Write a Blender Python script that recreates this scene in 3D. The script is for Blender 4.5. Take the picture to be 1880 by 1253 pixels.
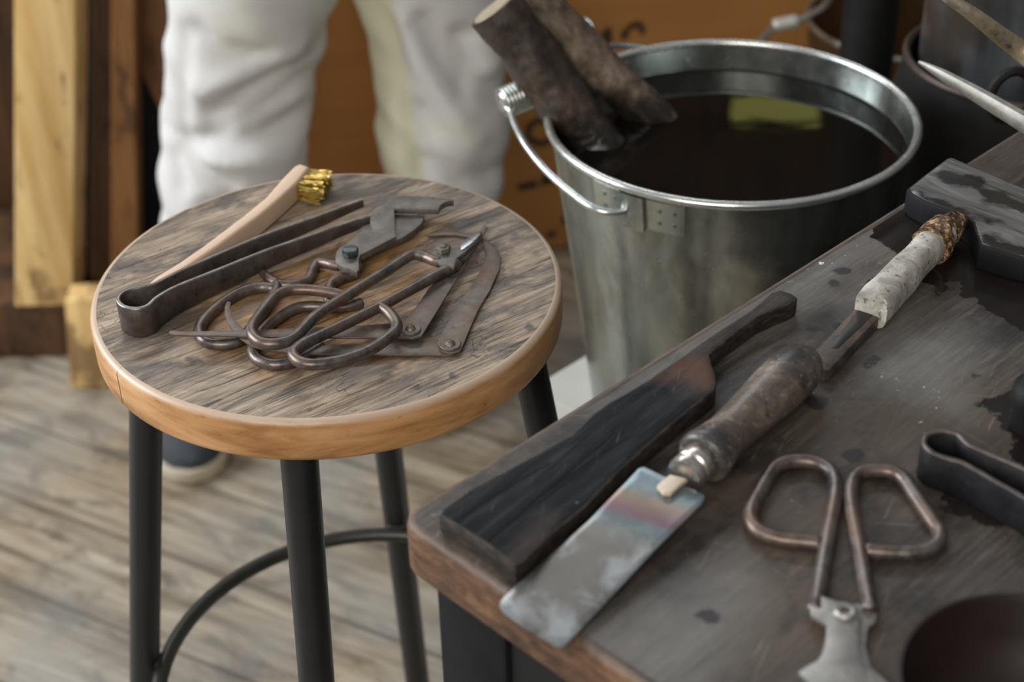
import bpy, bmesh, math, random
import numpy as np
from mathutils import Vector, Matrix, noise as mnoise
from mathutils.geometry import delaunay_2d_cdt
random.seed(7)
for o in list(bpy.data.objects): bpy.data.objects.remove(o)
S = bpy.context.scene
COL = S.collection
PI = math.pi

# ------------------------------------------------------------------ camera
FPX, PITCH, ROLL, HC = 2900.0, math.radians(34), math.radians(-1.5), 1.32
cp, sp, cr, sr = math.cos(PITCH), math.sin(PITCH), math.cos(ROLL), math.sin(ROLL)
R0, U0, F0 = Vector((1, 0, 0)), Vector((0, sp, cp)), Vector((0, cp, -sp))
CR, CU = R0*cr + U0*sr, R0*(-sr) + U0*cr
cam = bpy.data.objects.new('camera', bpy.data.cameras.new('camera'))
COL.objects.link(cam)
m = Matrix((CR, CU, -F0)).transposed().to_4x4(); m.translation = (0, 0, HC)
cam.matrix_world = m
cam.data.sensor_width = 36; cam.data.lens = FPX/1880*36
cam.data.clip_start = .05; cam.data.clip_end = 50
cam.data.dof.use_dof = True; cam.data.dof.focus_distance = .96; cam.data.dof.aperture_fstop = 6.3
S.camera = cam

# ------------------------------------------------------------------ light
S.view_settings.view_transform = 'Standard'; S.view_settings.look = 'None'
S.view_settings.gamma = 1; S.view_settings.use_curve_mapping = False
S.view_settings.exposure = 0.28
w = bpy.data.worlds.new('room_ambience'); S.world = w; w.use_nodes = True
nt = w.node_tree; bg = nt.nodes['Background']
tc = nt.nodes.new('ShaderNodeTexCoord'); sx = nt.nodes.new('ShaderNodeSeparateXYZ')
rp = nt.nodes.new('ShaderNodeValToRGB')
nt.links.new(tc.outputs['Generated'], sx.inputs[0])
nt.links.new(sx.outputs['Z'], rp.inputs[0]); nt.links.new(rp.outputs[0], bg.inputs[0])
rp.color_ramp.elements[0].position = 0.0; rp.color_ramp.elements[0].color = (.10, .085, .07, 1)
rp.color_ramp.elements[1].position = 1.0; rp.color_ramp.elements[1].color = (.62, .66, .70, 1)
bg.inputs[1].default_value = .45
def area(name, loc, target, sx_, sy_, power, col):
    l = bpy.data.lights.new(name, 'AREA'); l.shape = 'RECTANGLE'; l.size = sx_; l.size_y = sy_
    l.energy = power; l.color = col
    o = bpy.data.objects.new(name, l); COL.objects.link(o); o.location = loc
    o.rotation_euler = (Vector(target)-Vector(loc)).to_track_quat('-Z', 'Y').to_euler(); return o
area('window_light_left', (-3.1, 1.5, 2.0), (0, 1.1, .7), 2.2, 1.5, 125, (.90, .96, 1.0))
area('window_light_back', (-.5, 4.1, 3.0), (.1, .9, .7), 2.4, 1.1, 75, (.90, .95, 1.0))
area('fill_light_front', (-.9, -1.7, 2.5), (.1, 1.4, .6), 1.9, 1.2, 52, (1.0, .94, .86))  # added front fill for the seat rim and trousers, not a window

# ------------------------------------------------------------------ pixel of the photo -> point at height z
def P(px, py, z):
    x = (px-940)/FPX; y = -(py-626.5)/FPX
    d = CR*x + CU*y + F0
    return Vector((0, 0, HC)) + d*((HC-z)/-d.z)
def PF(px, py, zf, dz=0.0):
    q = P(px, py, zf(0, 1) if callable(zf) else zf)
    if callable(zf):
        for _ in range(6): q = P(px, py, zf(q.x, q.y)+dz)
        return q
    return P(px, py, zf+dz)
def lin(pa, za, pb, zb, base):
    a = P(*pa, base+za); b = P(*pb, base+zb); d = (b-a).xy; L = d.length_squared
    def f(x, y):
        t = (Vector((x, y))-a.xy).dot(d)/L
        return base + za + (zb-za)*max(-.3, min(1.3, t))
    return f

# ------------------------------------------------------------------ node helpers
class M:
    def __init__(s, name):
        s.m = bpy.data.materials.new(name); s.m.use_nodes = True; s.t = s.m.node_tree
        s.b = s.t.nodes['Principled BSDF']; s.tc = s.t.nodes.new('ShaderNodeTexCoord')
    def n(s, t, **kw):
        n = s.t.nodes.new(t)
        for k, v in kw.items(): setattr(n, k, v)
        return n
    def put(s, sock, v):
        if hasattr(v, 'is_output') or isinstance(v, bpy.types.NodeSocket): s.t.links.new(v, sock)
        elif v is not None:
            if isinstance(v, tuple) and len(v) == 3 and sock.type == 'RGBA': v = v+(1,)
            sock.default_value = v
    def vec(s, scale=(1, 1, 1), rot=(0, 0, 0), loc=(0, 0, 0), src=None):
        n = s.n('ShaderNodeMapping'); s.put(n.inputs[0], src or s.tc.outputs['Object'])
        n.inputs['Location'].default_value = loc; n.inputs['Rotation'].default_value = rot; n.inputs['Scale'].default_value = scale
        return n.outputs[0]
    def aligned(s, ang, scale, loc=(0, 0, 0)):   # turn the grain direction to x, then stretch
        return s.vec(scale=scale, src=s.vec(rot=(0, 0, -ang)), loc=loc)
    def noise(s, v, scale=1, detail=4, rough=.55, dist=0):
        n = s.n('ShaderNodeTexNoise'); s.put(n.inputs['Vector'], v)
        n.inputs['Scale'].default_value = scale; n.inputs['Detail'].default_value = detail
        n.inputs['Roughness'].default_value = rough; n.inputs['Distortion'].default_value = dist
        return n.outputs[0]
    def vor(s, v, scale=1, feature='DISTANCE_TO_EDGE'):
        n = s.n('ShaderNodeTexVoronoi', feature=feature); s.put(n.inputs['Vector'], v)
        n.inputs['Scale'].default_value = scale; return n.outputs['Distance']
    def ramp(s, f, *st):
        n = s.n('ShaderNodeValToRGB'); s.put(n.inputs[0], f); r = n.color_ramp
        r.elements[1].position = st[-1][0]; r.elements[0].position = st[0][0]
        for p, c in st[1:-1]: r.elements.new(p)
        for e, (p, c) in zip(r.elements, st):
            e.color = (c, c, c, 1) if isinstance(c, (int, float)) else tuple(c)+(1,)
        return n.outputs[0]
    def mix(s, f, a, b, mode='MIX'):
        n = s.n('ShaderNodeMixRGB', blend_type=mode)
        s.put(n.inputs[0], f); s.put(n.inputs[1], a); s.put(n.inputs[2], b); return n.outputs[0]
    def math(s, op, a, b=None, c=None, clamp=False):
        n = s.n('ShaderNodeMath', operation=op, use_clamp=clamp)
        for i, v in enumerate((a, b, c)):
            if v is not None: s.put(n.inputs[i], v)
        return n.outputs[0]
    def attr(s, name):
        return s.n('ShaderNodeAttribute', attribute_name=name).outputs['Fac']
    def mask(s, name, v, amp=.006, scale=120, soft=.0012, detail=5):     # 1 inside the painted region
        nz = s.noise(v, scale, detail, .6)
        d = s.math('ADD', s.attr(name), s.math('MULTIPLY', s.math('SUBTRACT', nz, .5), amp*2))
        return s.math('MULTIPLY_ADD', d, -1/soft, .5, clamp=True)
    def line(s, a, b, w_, wob=.0012):        # thin crack from a to b (object xy)
        d = b-a; ang = math.atan2(d.y, d.x)
        v = s.n('ShaderNodeVectorMath', operation='SUBTRACT'); s.put(v.inputs[0], s.tc.outputs['Object']); v.inputs[1].default_value = (a.x, a.y, 0)
        x = s.n('ShaderNodeSeparateXYZ'); s.put(x.inputs[0], s.vec(rot=(0, 0, -ang), src=v.outputs[0]))
        nz = s.noise(s.vec(), 60, 4, .6)
        y = s.math('ABSOLUTE', s.math('ADD', x.outputs['Y'], s.math('MULTIPLY', s.math('SUBTRACT', nz, .5), wob*2)))
        m_ = s.math('MULTIPLY_ADD', y, -1/(w_*.7), 1+1/.7, clamp=True)
        e = s.math('MULTIPLY', s.math('GREATER_THAN', x.outputs['X'], 0), s.math('LESS_THAN', x.outputs['X'], d.length))
        return s.math('MULTIPLY', m_, e)
    def bump(s, h, strength=.4, dist=.001, nrm=None):
        n = s.n('ShaderNodeBump'); n.inputs['Strength'].default_value = strength
        n.inputs['Distance'].default_value = dist; s.put(n.inputs['Height'], h)
        if nrm: s.put(n.inputs['Normal'], nrm)
        return n.outputs[0]
    def out(s, color=None, rough=None, metal=None, normal=None, **kw):
        s.put(s.b.inputs['Base Color'], color); s.put(s.b.inputs['Roughness'], rough)
        s.put(s.b.inputs['Metallic'], metal)
        if normal: s.put(s.b.inputs['Normal'], normal)
        for k, v in kw.items(): s.put(s.b.inputs[k.replace('_', ' ')], v)
        return s.m

def simple(name, col, rough=.5, metal=0, var=.25, scale=60, bump=.15, spec=.5):
    k = M(name); v = k.vec()
    nz = k.noise(v, scale, 5, .6)
    c = k.mix(nz, tuple(x*(1-var) for x in col), tuple(min(1, x*(1+var)) for x in col))
    r = k.math('MULTIPLY_ADD', nz, .25, rough-.12)
    k.b.inputs['Specular IOR Level'].default_value = spec
    return k.out(c, r, metal, k.bump(nz, bump, .0008))

# ------------------------------------------------------------------ mesh helpers
def sd_polys(pts, polys):
    pts = np.asarray(pts, float); best = np.full(len(pts), 1e3)
    for poly in polys:
        q = np.asarray(poly, float); a = q; b = np.roll(q, -1, 0); ins = np.zeros(len(pts), bool); dm = np.full(len(pts), 1e9)
        for (x0, y0), (x1, y1) in zip(a, b):
            ex, ey = x1-x0, y1-y0; wx, wy = pts[:, 0]-x0, pts[:, 1]-y0
            t = np.clip((wx*ex+wy*ey)/max(1e-12, ex*ex+ey*ey), 0, 1)
            dm = np.minimum(dm, np.hypot(wx-t*ex, wy-t*ey))
            c = ((y0 > pts[:, 1]) != (y1 > pts[:, 1]))
            with np.errstate(divide='ignore', invalid='ignore'):
                ins ^= c & (pts[:, 0] < (x1-x0)*(pts[:, 1]-y0)/(y1-y0+1e-15)+x0)
        best = np.minimum(best, np.where(ins, -dm, dm))
    return best
def finish(name, bm, mats, parent=None, smooth=True, angle=35, masks=None):
    bmesh.ops.recalc_face_normals(bm, faces=bm.faces)
    vs = np.array([v.co[:] for v in bm.verts])
    me = bpy.data.meshes.new(name)
    bm.to_mesh(me); bm.free()
    for an, (polys, axes) in (masks or {}).items():
        at = me.attributes.new(an, 'FLOAT', 'POINT')
        at.data.foreach_set('value', sd_polys(vs[:, list(axes)], polys).astype('f'))
    c = Vector(((vs.min(0)+vs.max(0))/2).tolist())
    if parent is None: c.z = float(vs[:, 2].min())
    me.transform(Matrix.Translation(-c))
    for mt in (mats if isinstance(mats, (list, tuple)) else [mats]): me.materials.append(mt)
    if smooth:
        me.polygons.foreach_set('use_smooth', [True]*len(me.polygons)); me.set_sharp_from_angle(angle=math.radians(angle))
    o = bpy.data.objects.new(name, me); COL.objects.link(o)
    if parent is not None:
        o.parent = parent; pw = parent.get('_w'); o.location = c-Vector(pw)
        o['_w'] = tuple(c)
    else: o.location = c; o['_w'] = tuple(c)
    return o
def tag(o, label, cat, group=None, kind=None):
    if label: o['label'] = label
    if cat: o['category'] = cat
    if group: o['group'] = group
    if kind: o['kind'] = kind
    return o
def thing(name, label, cat, loc, group=None):
    o = bpy.data.objects.new(name, None); COL.objects.link(o); o.location = loc; o['_w'] = tuple(loc); o.empty_display_size = .03
    return tag(o, label, cat, group)
def struct(o): o['kind'] = 'structure'; return o

def offset(poly, d):
    n = len(poly); out = []
    ar = sum(poly[i][0]*poly[(i+1) % n][1]-poly[(i+1) % n][0]*poly[i][1] for i in range(n))
    s = 1 if ar > 0 else -1
    for i in range(n):
        a, b, c = Vector(poly[i-1][:2]), Vector(poly[i][:2]), Vector(poly[(i+1) % n][:2])
        e1 = (b-a); e2 = (c-b)
        if e1.length < 1e-9 or e2.length < 1e-9: out.append(tuple(b)); continue
        e1.normalize(); e2.normalize()
        n1 = Vector((-e1.y, e1.x))*s; n2 = Vector((-e2.y, e2.x))*s; h = n1+n2
        if h.length < 1e-6: h = n1
        h.normalize(); k = d/max(.55, h.dot(n1)); out.append(tuple(b+h*k))
    return out
def smooth_poly(pts, n=4, closed=True):
    out = []; N = len(pts); V = [Vector(p) for p in pts]
    rng = range(N) if closed else range(N-1)
    for i in rng:
        if closed: p0, p1, p2, p3 = V[i-1], V[i], V[(i+1) % N], V[(i+2) % N]
        else: p0, p1, p2, p3 = V[max(0, i-1)], V[i], V[i+1], V[min(N-1, i+2)]
        for k in range(n):
            t = k/n
            out.append(.5*((2*p1)+(p2-p0)*t+(2*p0-5*p1+4*p2-p3)*t*t+(3*p1-p0-3*p2+p3)*t**3))
    if not closed: out.append(V[-1])
    return out
def plate(outline, z0, z1, bevel=.0005, step=None, zf=None, side_mat=0, bm=None, seg=2, botbevel=True):
    """solid slab; z0,z1 relative to zf(x,y) when given"""
    bm = bm or bmesh.new(); ol = [tuple(p)[:2] for p in outline]; h = z1-z0
    bevel = min(bevel, h*.45)
    Z = (lambda x, y, z: zf(x, y)+z) if zf else (lambda x, y, z: z)
    rings = []
    prof = [(bevel*(1-math.sin(t*PI/2/seg)), z1-bevel*(1-math.cos(t*PI/2/seg))) for t in range(seg+1)]
    low = [(a, z0+(z1-b)) for a, b in reversed(prof)] if botbevel else [(0, z0)]
    for ins, z in prof+low:
        pts = offset(ol, ins) if ins > 0 else ol
        rings.append([bm.verts.new((x, y, Z(x, y, z))) for x, y in pts])
    n = len(ol)
    for a, b in zip(rings[:-1], rings[1:]):
        for i in range(n):
            f = bm.faces.new((a[i], a[(i+1) % n], b[(i+1) % n], b[i])); f.material_index = side_mat
    def cap(ring, grid, zz, mi):
        cs = [Vector((v.co.x, v.co.y)) for v in ring]; pts = list(cs)
        if grid:
            xs = [c.x for c in cs]; ys = [c.y for c in cs]
            gx = np.arange(min(xs)+grid/2, max(xs), grid); gy = np.arange(min(ys)+grid/2, max(ys), grid)
            G = np.array([(x, y) for x in gx for y in gy])
            if len(G):
                sd = sd_polys(G, [[tuple(c) for c in cs]])
                pts += [Vector(g.tolist()) for g in G[sd < -grid*.45]]
        r = delaunay_2d_cdt(pts, [], [list(range(n))], 1, 1e-7)
        idx = {}
        for vi, src in enumerate(r[3]):
            for s_ in src:
                if s_ < n: idx[vi] = ring[s_]
            if vi not in idx:
                p = r[0][vi]; idx[vi] = bm.verts.new((p.x, p.y, Z(p.x, p.y, zz)))
        for f in r[2]:
            try: g = bm.faces.new([idx[i] for i in f]); g.material_index = mi
            except ValueError: pass
    cap(rings[0], step, z1, 0); cap(rings[-1], None, z0, side_mat)
    return bm
def tube(pts, r, bm=None, seg=12, closed=False, sub=5, flat=None, ends=True):
    """round bar along smoothed points; r number or list; flat=(width,height) factors"""
    bm = bm or bmesh.new(); P_ = [Vector(p) for p in pts]; N = len(P_)
    rs = [r]*N if isinstance(r, (int, float)) else list(r)
    if sub > 1:
        C = smooth_poly(P_, sub, closed); R = []
        for i in range(len(C)):
            t = i/sub; a = int(t) % N; b = (a+1) % N if closed else min(N-1, a+1); R.append(rs[a]*(1-(t % 1))+rs[b]*(t % 1))
    else: C, R = P_, rs
    n = len(C); T = []
    for i in range(n):
        a = C[i-1] if (closed or i) else C[i]; b = C[(i+1) % n] if (closed or i < n-1) else C[i]
        T.append((b-a).normalized())
    up = Vector((0, 0, 1)) if abs(T[0].z) < .9 else Vector((0, 1, 0))
    u = (up-T[0]*up.dot(T[0])).normalized(); rings = []
    fx, fy = flat or (1, 1)
    def ring(c, u, v, r_):
        return [bm.verts.new(c+u*(math.cos(2*PI*k/seg)*r_*fy)+v*(math.sin(2*PI*k/seg)*r_*fx)) for k in range(seg)]
    for i in range(n):
        u = (u-T[i]*u.dot(T[i])); u = u.normalized() if u.length > 1e-6 else up
        v = T[i].cross(u)
        if not closed and ends and i == 0:
            rings.append(ring(C[0]-T[0]*R[0]*.35, u, v, R[0]*.55)); rings.append(ring(C[0]-T[0]*R[0]*.2, u, v, R[0]*.86))
        rings.append(ring(C[i], u, v, R[i]))
        if not closed and ends and i == n-1:
            rings.append(ring(C[i]+T[i]*R[i]*.2, u, v, R[i]*.86)); rings.append(ring(C[i]+T[i]*R[i]*.35, u, v, R[i]*.55))
    prs = list(zip(rings[:-1], rings[1:]))
    if closed: prs.append((rings[-1], rings[0]))
    for a, b in prs:
        for k in range(seg): bm.faces.new((a[k], a[(k+1) % seg], b[(k+1) % seg], b[k]))
    if not closed: bm.faces.new(rings[0]); bm.faces.new(rings[-1])
    return bm
def lathe(prof, c=(0, 0, 0), seg=64, bm=None, axis=None, closed=False):
    """prof list of (r,z)"""
    bm = bm or bmesh.new(); c = Vector(c)
    q = Vector(axis).to_track_quat('Z', 'X') if axis is not None else None
    rings = []
    for r, z in prof:
        row = []
        if r < 1e-6:
            p = Vector((0, 0, z)); p = q @ p if q else p; row = [bm.verts.new(c+p)]*seg
        else:
            for k in range(seg):
                p = Vector((r*math.cos(2*PI*k/seg), r*math.sin(2*PI*k/seg), z)); p = q @ p if q else p; row.append(bm.verts.new(c+p))
        rings.append(row)
    prs = list(zip(rings[:-1], rings[1:]))
    if closed: prs.append((rings[-1], rings[0]))
    for a, b in prs:
        for k in range(seg):
            vs = []
            for v in (a[k], a[(k+1) % seg], b[(k+1) % seg], b[k]):
                if v not in vs: vs.append(v)
            if len(vs) > 2:
                try: bm.faces.new(vs)
                except ValueError: pass
    return bm
def box(c, size, rot=0, bm=None, bevel=.002, tilt=None, step=None):
    b2 = bmesh.new(); bmesh.ops.create_cube(b2, size=1)
    bmesh.ops.scale(b2, vec=size, verts=b2.verts)
    if bevel: bmesh.ops.bevel(b2, geom=b2.edges[:], offset=bevel, segments=2, affect='EDGES', profile=.5)
    if step:
        for _ in range(12):
            es = [e for e in b2.edges if e.calc_length() > step]
            if not es: break
            bmesh.ops.subdivide_edges(b2, edges=es, cuts=1, use_grid_fill=True)
    R = Matrix.Rotation(rot, 4, 'Z')
    if tilt is not None: R = R @ tilt
    bmesh.ops.transform(b2, matrix=Matrix.Translation(c) @ R, verts=b2.verts)
    if bm is None: return b2
    me = bpy.data.meshes.new('t'); b2.to_mesh(me); b2.free(); bm.from_mesh(me); bpy.data.meshes.remove(me); return bm
def ribbon(path, t):
    """outline of a strip of thickness t along an open 2D path"""
    L, Rr = [], []
    n = len(path)
    for i in range(n):
        a = Vector(path[max(0, i-1)][:2]); b = Vector(path[min(n-1, i+1)][:2]); d = (b-a).normalized(); nn = Vector((-d.y, d.x))*t/2; p = Vector(path[i][:2])
        L.append(p+nn); Rr.append(p-nn)
    return L+Rr[::-1]

ZS, ZT = .7708, .82            # stool seat top, work table top
SC = Vector((-.1206, .8902))   # stool centre
BC = Vector((.18146, 1.15645)); ZB = .7565   # bucket
GRAIN_S = math.atan2(.025, .034)
_a, _b = P(757, 945, ZT), P(1640, 390, ZT)
TU = (_b-_a).xy.normalized(); TN = Vector((TU.y, -TU.x)); T_ANG = math.atan2(TU.y, TU.x)   # along the far edge / towards the near side
TCORN = P(750, 951, ZT).xy-(TU+TN)*.0045
_f = (P(511, 1004, 0)-P(313, 933, 0)).xy; F_ANG = math.atan2(_f.y, _f.x)

# ------------------------------------------------------------------ materials
def m_seat_top():
    k = M('worn_seat_wood')
    v = k.aligned(GRAIN_S, (5, 60, 20)); g = k.noise(v, 1, 8, .68, .6)
    v2 = k.aligned(GRAIN_S, (26, 420, 60)); fine = k.noise(v2, 1, 6, .7, .3)
    base = k.ramp(k.mix(.5, g, fine), (.34, (.055, .043, .034)), (.45, (.20, .148, .105)), (.54, (.37, .28, .195)), (.66, (.56, .445, .33)))
    warm = k.ramp(k.mix(.5, g, fine), (.34, (.07, .038, .018)), (.45, (.30, .155, .062)), (.54, (.46, .26, .105)), (.66, (.62, .42, .21)))
    mid = k.mask('warm', k.vec(), .03, 18, .05)
    c = k.mix(mid, base, warm)
    st = k.noise(k.aligned(GRAIN_S, (16, 34, 20)), 1, 7, .66, .5)
    dark = k.ramp(st, (.47, 0.0), (.60, .95))
    c = k.mix(k.math('MULTIPLY', dark, k.math('MULTIPLY_ADD', mid, -.25, .85)), c, k.mix(fine, (.03, .027, .026), (.10, .088, .08)))
    cr = k.vor(k.aligned(GRAIN_S+.35, (70, 170, 60)), 1); cr = k.math('ADD', cr, k.math('MULTIPLY', k.math('SUBTRACT', k.noise(k.vec(), 200, 4, .7), .45), .22))
    crk = k.ramp(cr, (0.0, .85), (.03, 0.0)); cm = k.ramp(k.noise(k.vec(), 16, 3), (.50, 0.0), (.62, .9))
    crk = k.math('MULTIPLY', crk, cm)
    line = k.ramp(k.noise(k.aligned(GRAIN_S, (16, 340, 40), (3, 1, 0)), 1, 4, .7, .8), (.34, .9), (.42, 0.0))
    c = k.mix(line, c, (.04, .033, .03)); c = k.mix(crk, c, (.025, .02, .018))
    blot = k.mask('stain', k.vec(), .003, 160, .002); c = k.mix(k.math('MULTIPLY', blot, .75), c, (.03, .028, .03))
    h = k.math('SUBTRACT', fine, k.math('ADD', crk, line))
    return k.out(c, k.ramp(g, (.3, .36), (.7, .55)), 0, k.bump(h, .45, .0006))
def m_seat_side():
    k = M('orange_seat_rim_wood')
    g = k.noise(k.vec((14, 14, 70)), 1, 6, .65, .6)
    c = k.ramp(g, (.32, (.30, .135, .045)), (.5, (.50, .26, .105)), (.68, (.62, .36, .17)))
    d = k.ramp(k.noise(k.vec((50, 50, 130)), 1, 5, .7), (.62, 0), (.72, .7)); c = k.mix(d, c, (.14, .06, .025))
    top = k.n('ShaderNodeSeparateXYZ'); k.put(top.inputs[0], k.tc.outputs['Object'])
    c = k.mix(k.line(Vector((0, 0)), (P(220, 715, ZS-.015).xy-SC)*1.3, .0005, .0004), c, (.05, .025, .012))
    edge = k.ramp(k.math('ADD', k.math('MULTIPLY', top.outputs['Z'], 60), k.math('MULTIPLY', g, .3)), (.78, 0.0), (1.0, .75))
    c = k.mix(edge, c, (.50, .41, .33))
    return k.out(c, .42, 0, k.bump(g, .25, .0005))
def m_table_top():
    k = M('blackened_bench_wood')
    v = k.aligned(T_ANG, (7, 55, 20)); g = k.noise(v, 1, 8, .7, .5)
    fine = k.noise(k.aligned(T_ANG, (30, 420, 40)), 1, 6, .75, .3)
    big = k.noise(k.vec(), 9, 5, .6, .4)
    c = k.ramp(k.mix(.62, g, fine), (.36, (.010, .008, .007)), (.47, (.040, .033, .028)), (.56, (.074, .061, .051)), (.68, (.15, .128, .108)))
    br = k.ramp(big, (.42, 0), (.62, .75)); c = k.mix(br, c, k.mix(g, (.028, .019, .013), (.135, .095, .066)))
    for ang, sc, th in ((.35, 1.0, .665), (-.9, 1.3, .68), (1.5, .8, .69)):
        s_ = k.noise(k.aligned(T_ANG+ang, (12*sc, 520*sc, 40), (ang*9, ang*5, 0)), 1, 3, .6, 1.0)
        c = k.mix(k.ramp(s_, (th, 0), (th+.05, .55)), c, (.26, .23, .20))
    dk = k.ramp(k.noise(k.vec(loc=(4, 2, 1)), 22, 6, .65), (.50, 0), (.62, .75)); c = k.mix(dk, c, (.016, .014, .013))
    pale = k.mask('pale', k.vec(), .012, 60, .03); c = k.mix(k.math('MULTIPLY', pale, .55), c, k.mix(fine, (.10, .095, .088), (.27, .26, .24)))
    drops = k.mask('drops', k.vec(), .0022, 300, .0015); c = k.mix(k.math('MULTIPLY', drops, .85), c, (.012, .011, .012))
    sz_ = k.mask('specks', k.vec(), .008, 60, .01); sp = k.math('MULTIPLY', sz_, k.ramp(k.noise(k.vec(loc=(2, 9, 0)), 210, 3, .6), (.655, 0), (.68, 1))); c = k.mix(sp, c, (.66, .65, .62))
    tiny = k.ramp(k.noise(k.vec(loc=(7, 3, 0)), 300, 2, .5), (.765, 0), (.79, .8)); c = k.mix(tiny, c, (.42, .40, .37))
    wet = k.mask('wet', k.vec(), .010, 105, .0012, 8)
    wc = k.mix(fine, (.006, .005, .005), (.020, .015, .013))
    c = k.mix(wet, c, wc)
    r = k.math('SUBTRACT', k.ramp(g, (.3, .42), (.7, .62)), k.math('MULTIPLY', wet, .34))
    h = k.mix(wet, fine, k.math('MULTIPLY', g, .3))
    k.b.inputs['Specular IOR Level'].default_value = .45
    return k.out(c, r, 0, k.bump(h, .35, .0006))
def m_table_side():
    k = M('brown_bench_edge_wood')
    g = k.noise(k.vec((60, 60, 160)), 1, 7, .7, .4); b = k.noise(k.vec(), 14, 4)
    c = k.ramp(k.mix(.35, g, b), (.36, (.022, .011, .007)), (.5, (.105, .050, .024)), (.64, (.23, .125, .065)))
    top = k.n('ShaderNodeSeparateXYZ'); k.put(top.inputs[0], k.tc.outputs['Object'])
    e = k.ramp(k.math('ADD', k.math('MULTIPLY', top.outputs['Z'], 40), k.math('MULTIPLY', g, .35)), (.70, 0), (.86, .75))
    c = k.mix(e, c, (.095, .082, .070))
    return k.out(c, .55, 0, k.bump(g, .5, .001))
def m_floor():
    k = M('worn_floor_boards')
    v = k.vec(rot=(0, 0, -F_ANG)); s = k.n('ShaderNodeSeparateXYZ'); k.put(s.inputs[0], v)
    f = k.math('FRACT', k.math('ADD', k.math('MULTIPLY', s.outputs['Y'], 1/.13), .36))
    gap = k.math('MINIMUM', f, k.math('SUBTRACT', 1, f)); gap = k.ramp(gap, (.0, .85), (.035, 0))
    bid = k.math('FLOOR', k.math('ADD', k.math('MULTIPLY', s.outputs['Y'], 1/.13), .36))
    g = k.noise(k.vec((3.5, 50, 1), src=v), 1, 8, .7, .7); b = k.noise(v, 3.2, 5, .6, .3); b2 = k.noise(k.vec((11, 20, 1), (0, 0, 0), (5, 1, 0), v), 1, 5, .65, .5)
    c = k.ramp(g, (.32, (.10, .072, .046)), (.5, (.30, .235, .16)), (.68, (.47, .40, .30)))
    dk = k.ramp(b2, (.50, 0), (.64, .8)); c = k.mix(dk, c, (.085, .062, .045))
    gy = k.ramp(b, (.42, 0), (.6, .55)); c = k.mix(gy, c, k.mix(g, (.16, .16, .15), (.40, .40, .385)))
    c = k.mix(gap, c, (.05, .04, .03))
    return k.out(c, .55, 0, k.bump(g, .3, .002))
def m_iron(name, lo, hi, rust, amt=.5, rough=.42, metal=.75, scale=90, sp=.62):
    k = M(name); n1 = k.noise(k.vec(), scale, 6, .7); n2 = k.noise(k.vec(loc=(3, 3, 3)), scale*3.2, 4, .7); n3 = k.noise(k.vec(loc=(8, 1, 3)), scale*.35, 4, .6)
    c = k.mix(k.ramp(n1, (.35, 0), (.65, 1)), lo, hi)
    rm = k.ramp(k.mix(.4, n3, n2), (sp-.18, 0), (sp, amt)); c = k.mix(rm, c, rust)
    pit = k.ramp(n2, (.30, .7), (.38, 0)); c = k.mix(pit, c, tuple(x*.3 for x in lo))
    return k.out(c, k.math('MULTIPLY_ADD', n1, .3, rough-.12), k.math('MULTIPLY_ADD', rm, -metal*.55, metal), k.bump(n2, .25, .0004))
def m_galv():
    k = M('galvanised_steel'); v = k.vec((26, 26, 5)); n1 = k.noise(v, 1, 5, .6, .4); n2 = k.noise(k.vec(), 70, 5, .7)
    c = k.ramp(n1, (.3, (.20, .23, .215)), (.55, (.40, .43, .405)), (.75, (.56, .57, .52)))
    d = k.ramp(k.noise(k.vec((18, 18, 9), loc=(2, 1, 0)), 1, 6, .7), (.5, 0), (.68, .6)); c = k.mix(d, c, (.17, .15, .125))
    sp = k.ramp(n2, (.68, 0), (.73, .6)); c = k.mix(sp, c, (.75, .75, .72))
    return k.out(c, k.math('MULTIPLY_ADD', n2, .24, .12), .95, k.bump(n2, .12, .0006))
def m_char():
    k = M('charred_paddle_wood')
    g = k.noise(k.aligned(PAD_ANG, (14, 300, 60)), 1, 7, .7, .5); b = k.noise(k.vec(), 30, 5, .6)
    c = k.ramp(g, (.35, (.003, .0035, .004)), (.5, (.008, .009, .0095)), (.68, (.026, .028, .030)))
    hd = k.mask('brown', k.vec(), .014, 70, .02); c = k.mix(k.math('MULTIPLY', hd, .8), c, k.mix(g, (.022, .016, .015), (.115, .085, .075)))
    ru = k.mask('rusty', k.vec(), .010, 90, .012); c = k.mix(k.math('MULTIPLY', ru, .5), c, (.12, .052, .026))
    sc = k.ramp(k.noise(k.aligned(PAD_ANG+.5, (30, 420, 60)), 1, 3, .6, 1), (.66, 0), (.72, .5)); c = k.mix(sc, c, (.13, .125, .12))
    sp = k.ramp(k.noise(k.vec(), 330, 2, .5), (.76, 0), (.79, .8)); c = k.mix(sp, c, (.4, .38, .36))
    cr = None
    for a_, b_, w_ in (((888, 1003), (1131, 795), .00055), ((868, 938), (1012, 849), .00035), ((930, 970), (1082, 856), .0003), ((838, 958), (952, 880), .0003), ((1000, 905), (1160, 800), .0003)):
        l_ = k.line(P(*a_, ZT+hp).xy-PADC, P(*b_, ZT+hp).xy-PADC, w_); cr = l_ if cr is None else k.math('MAXIMUM', cr, l_)
    c = k.mix(cr, c, (.002, .002, .002))
    k.b.inputs['Specular IOR Level'].default_value = .14
    return k.out(c, k.ramp(b, (.35, .48), (.7, .66)), 0, k.bump(k.math('SUBTRACT', g, k.math('MULTIPLY', cr, 2)), .5, .0008))
def m_char_side():
    k = M('burnt_brown_paddle_edge'); g = k.noise(k.vec((120, 120, 420)), 1, 5, .7)
    c = k.ramp(g, (.4, (.007, .006, .006)), (.58, (.035, .024, .018)), (.75, (.10, .058, .030)))
    return k.out(c, .6, 0, k.bump(g, .4, .0008))
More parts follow.
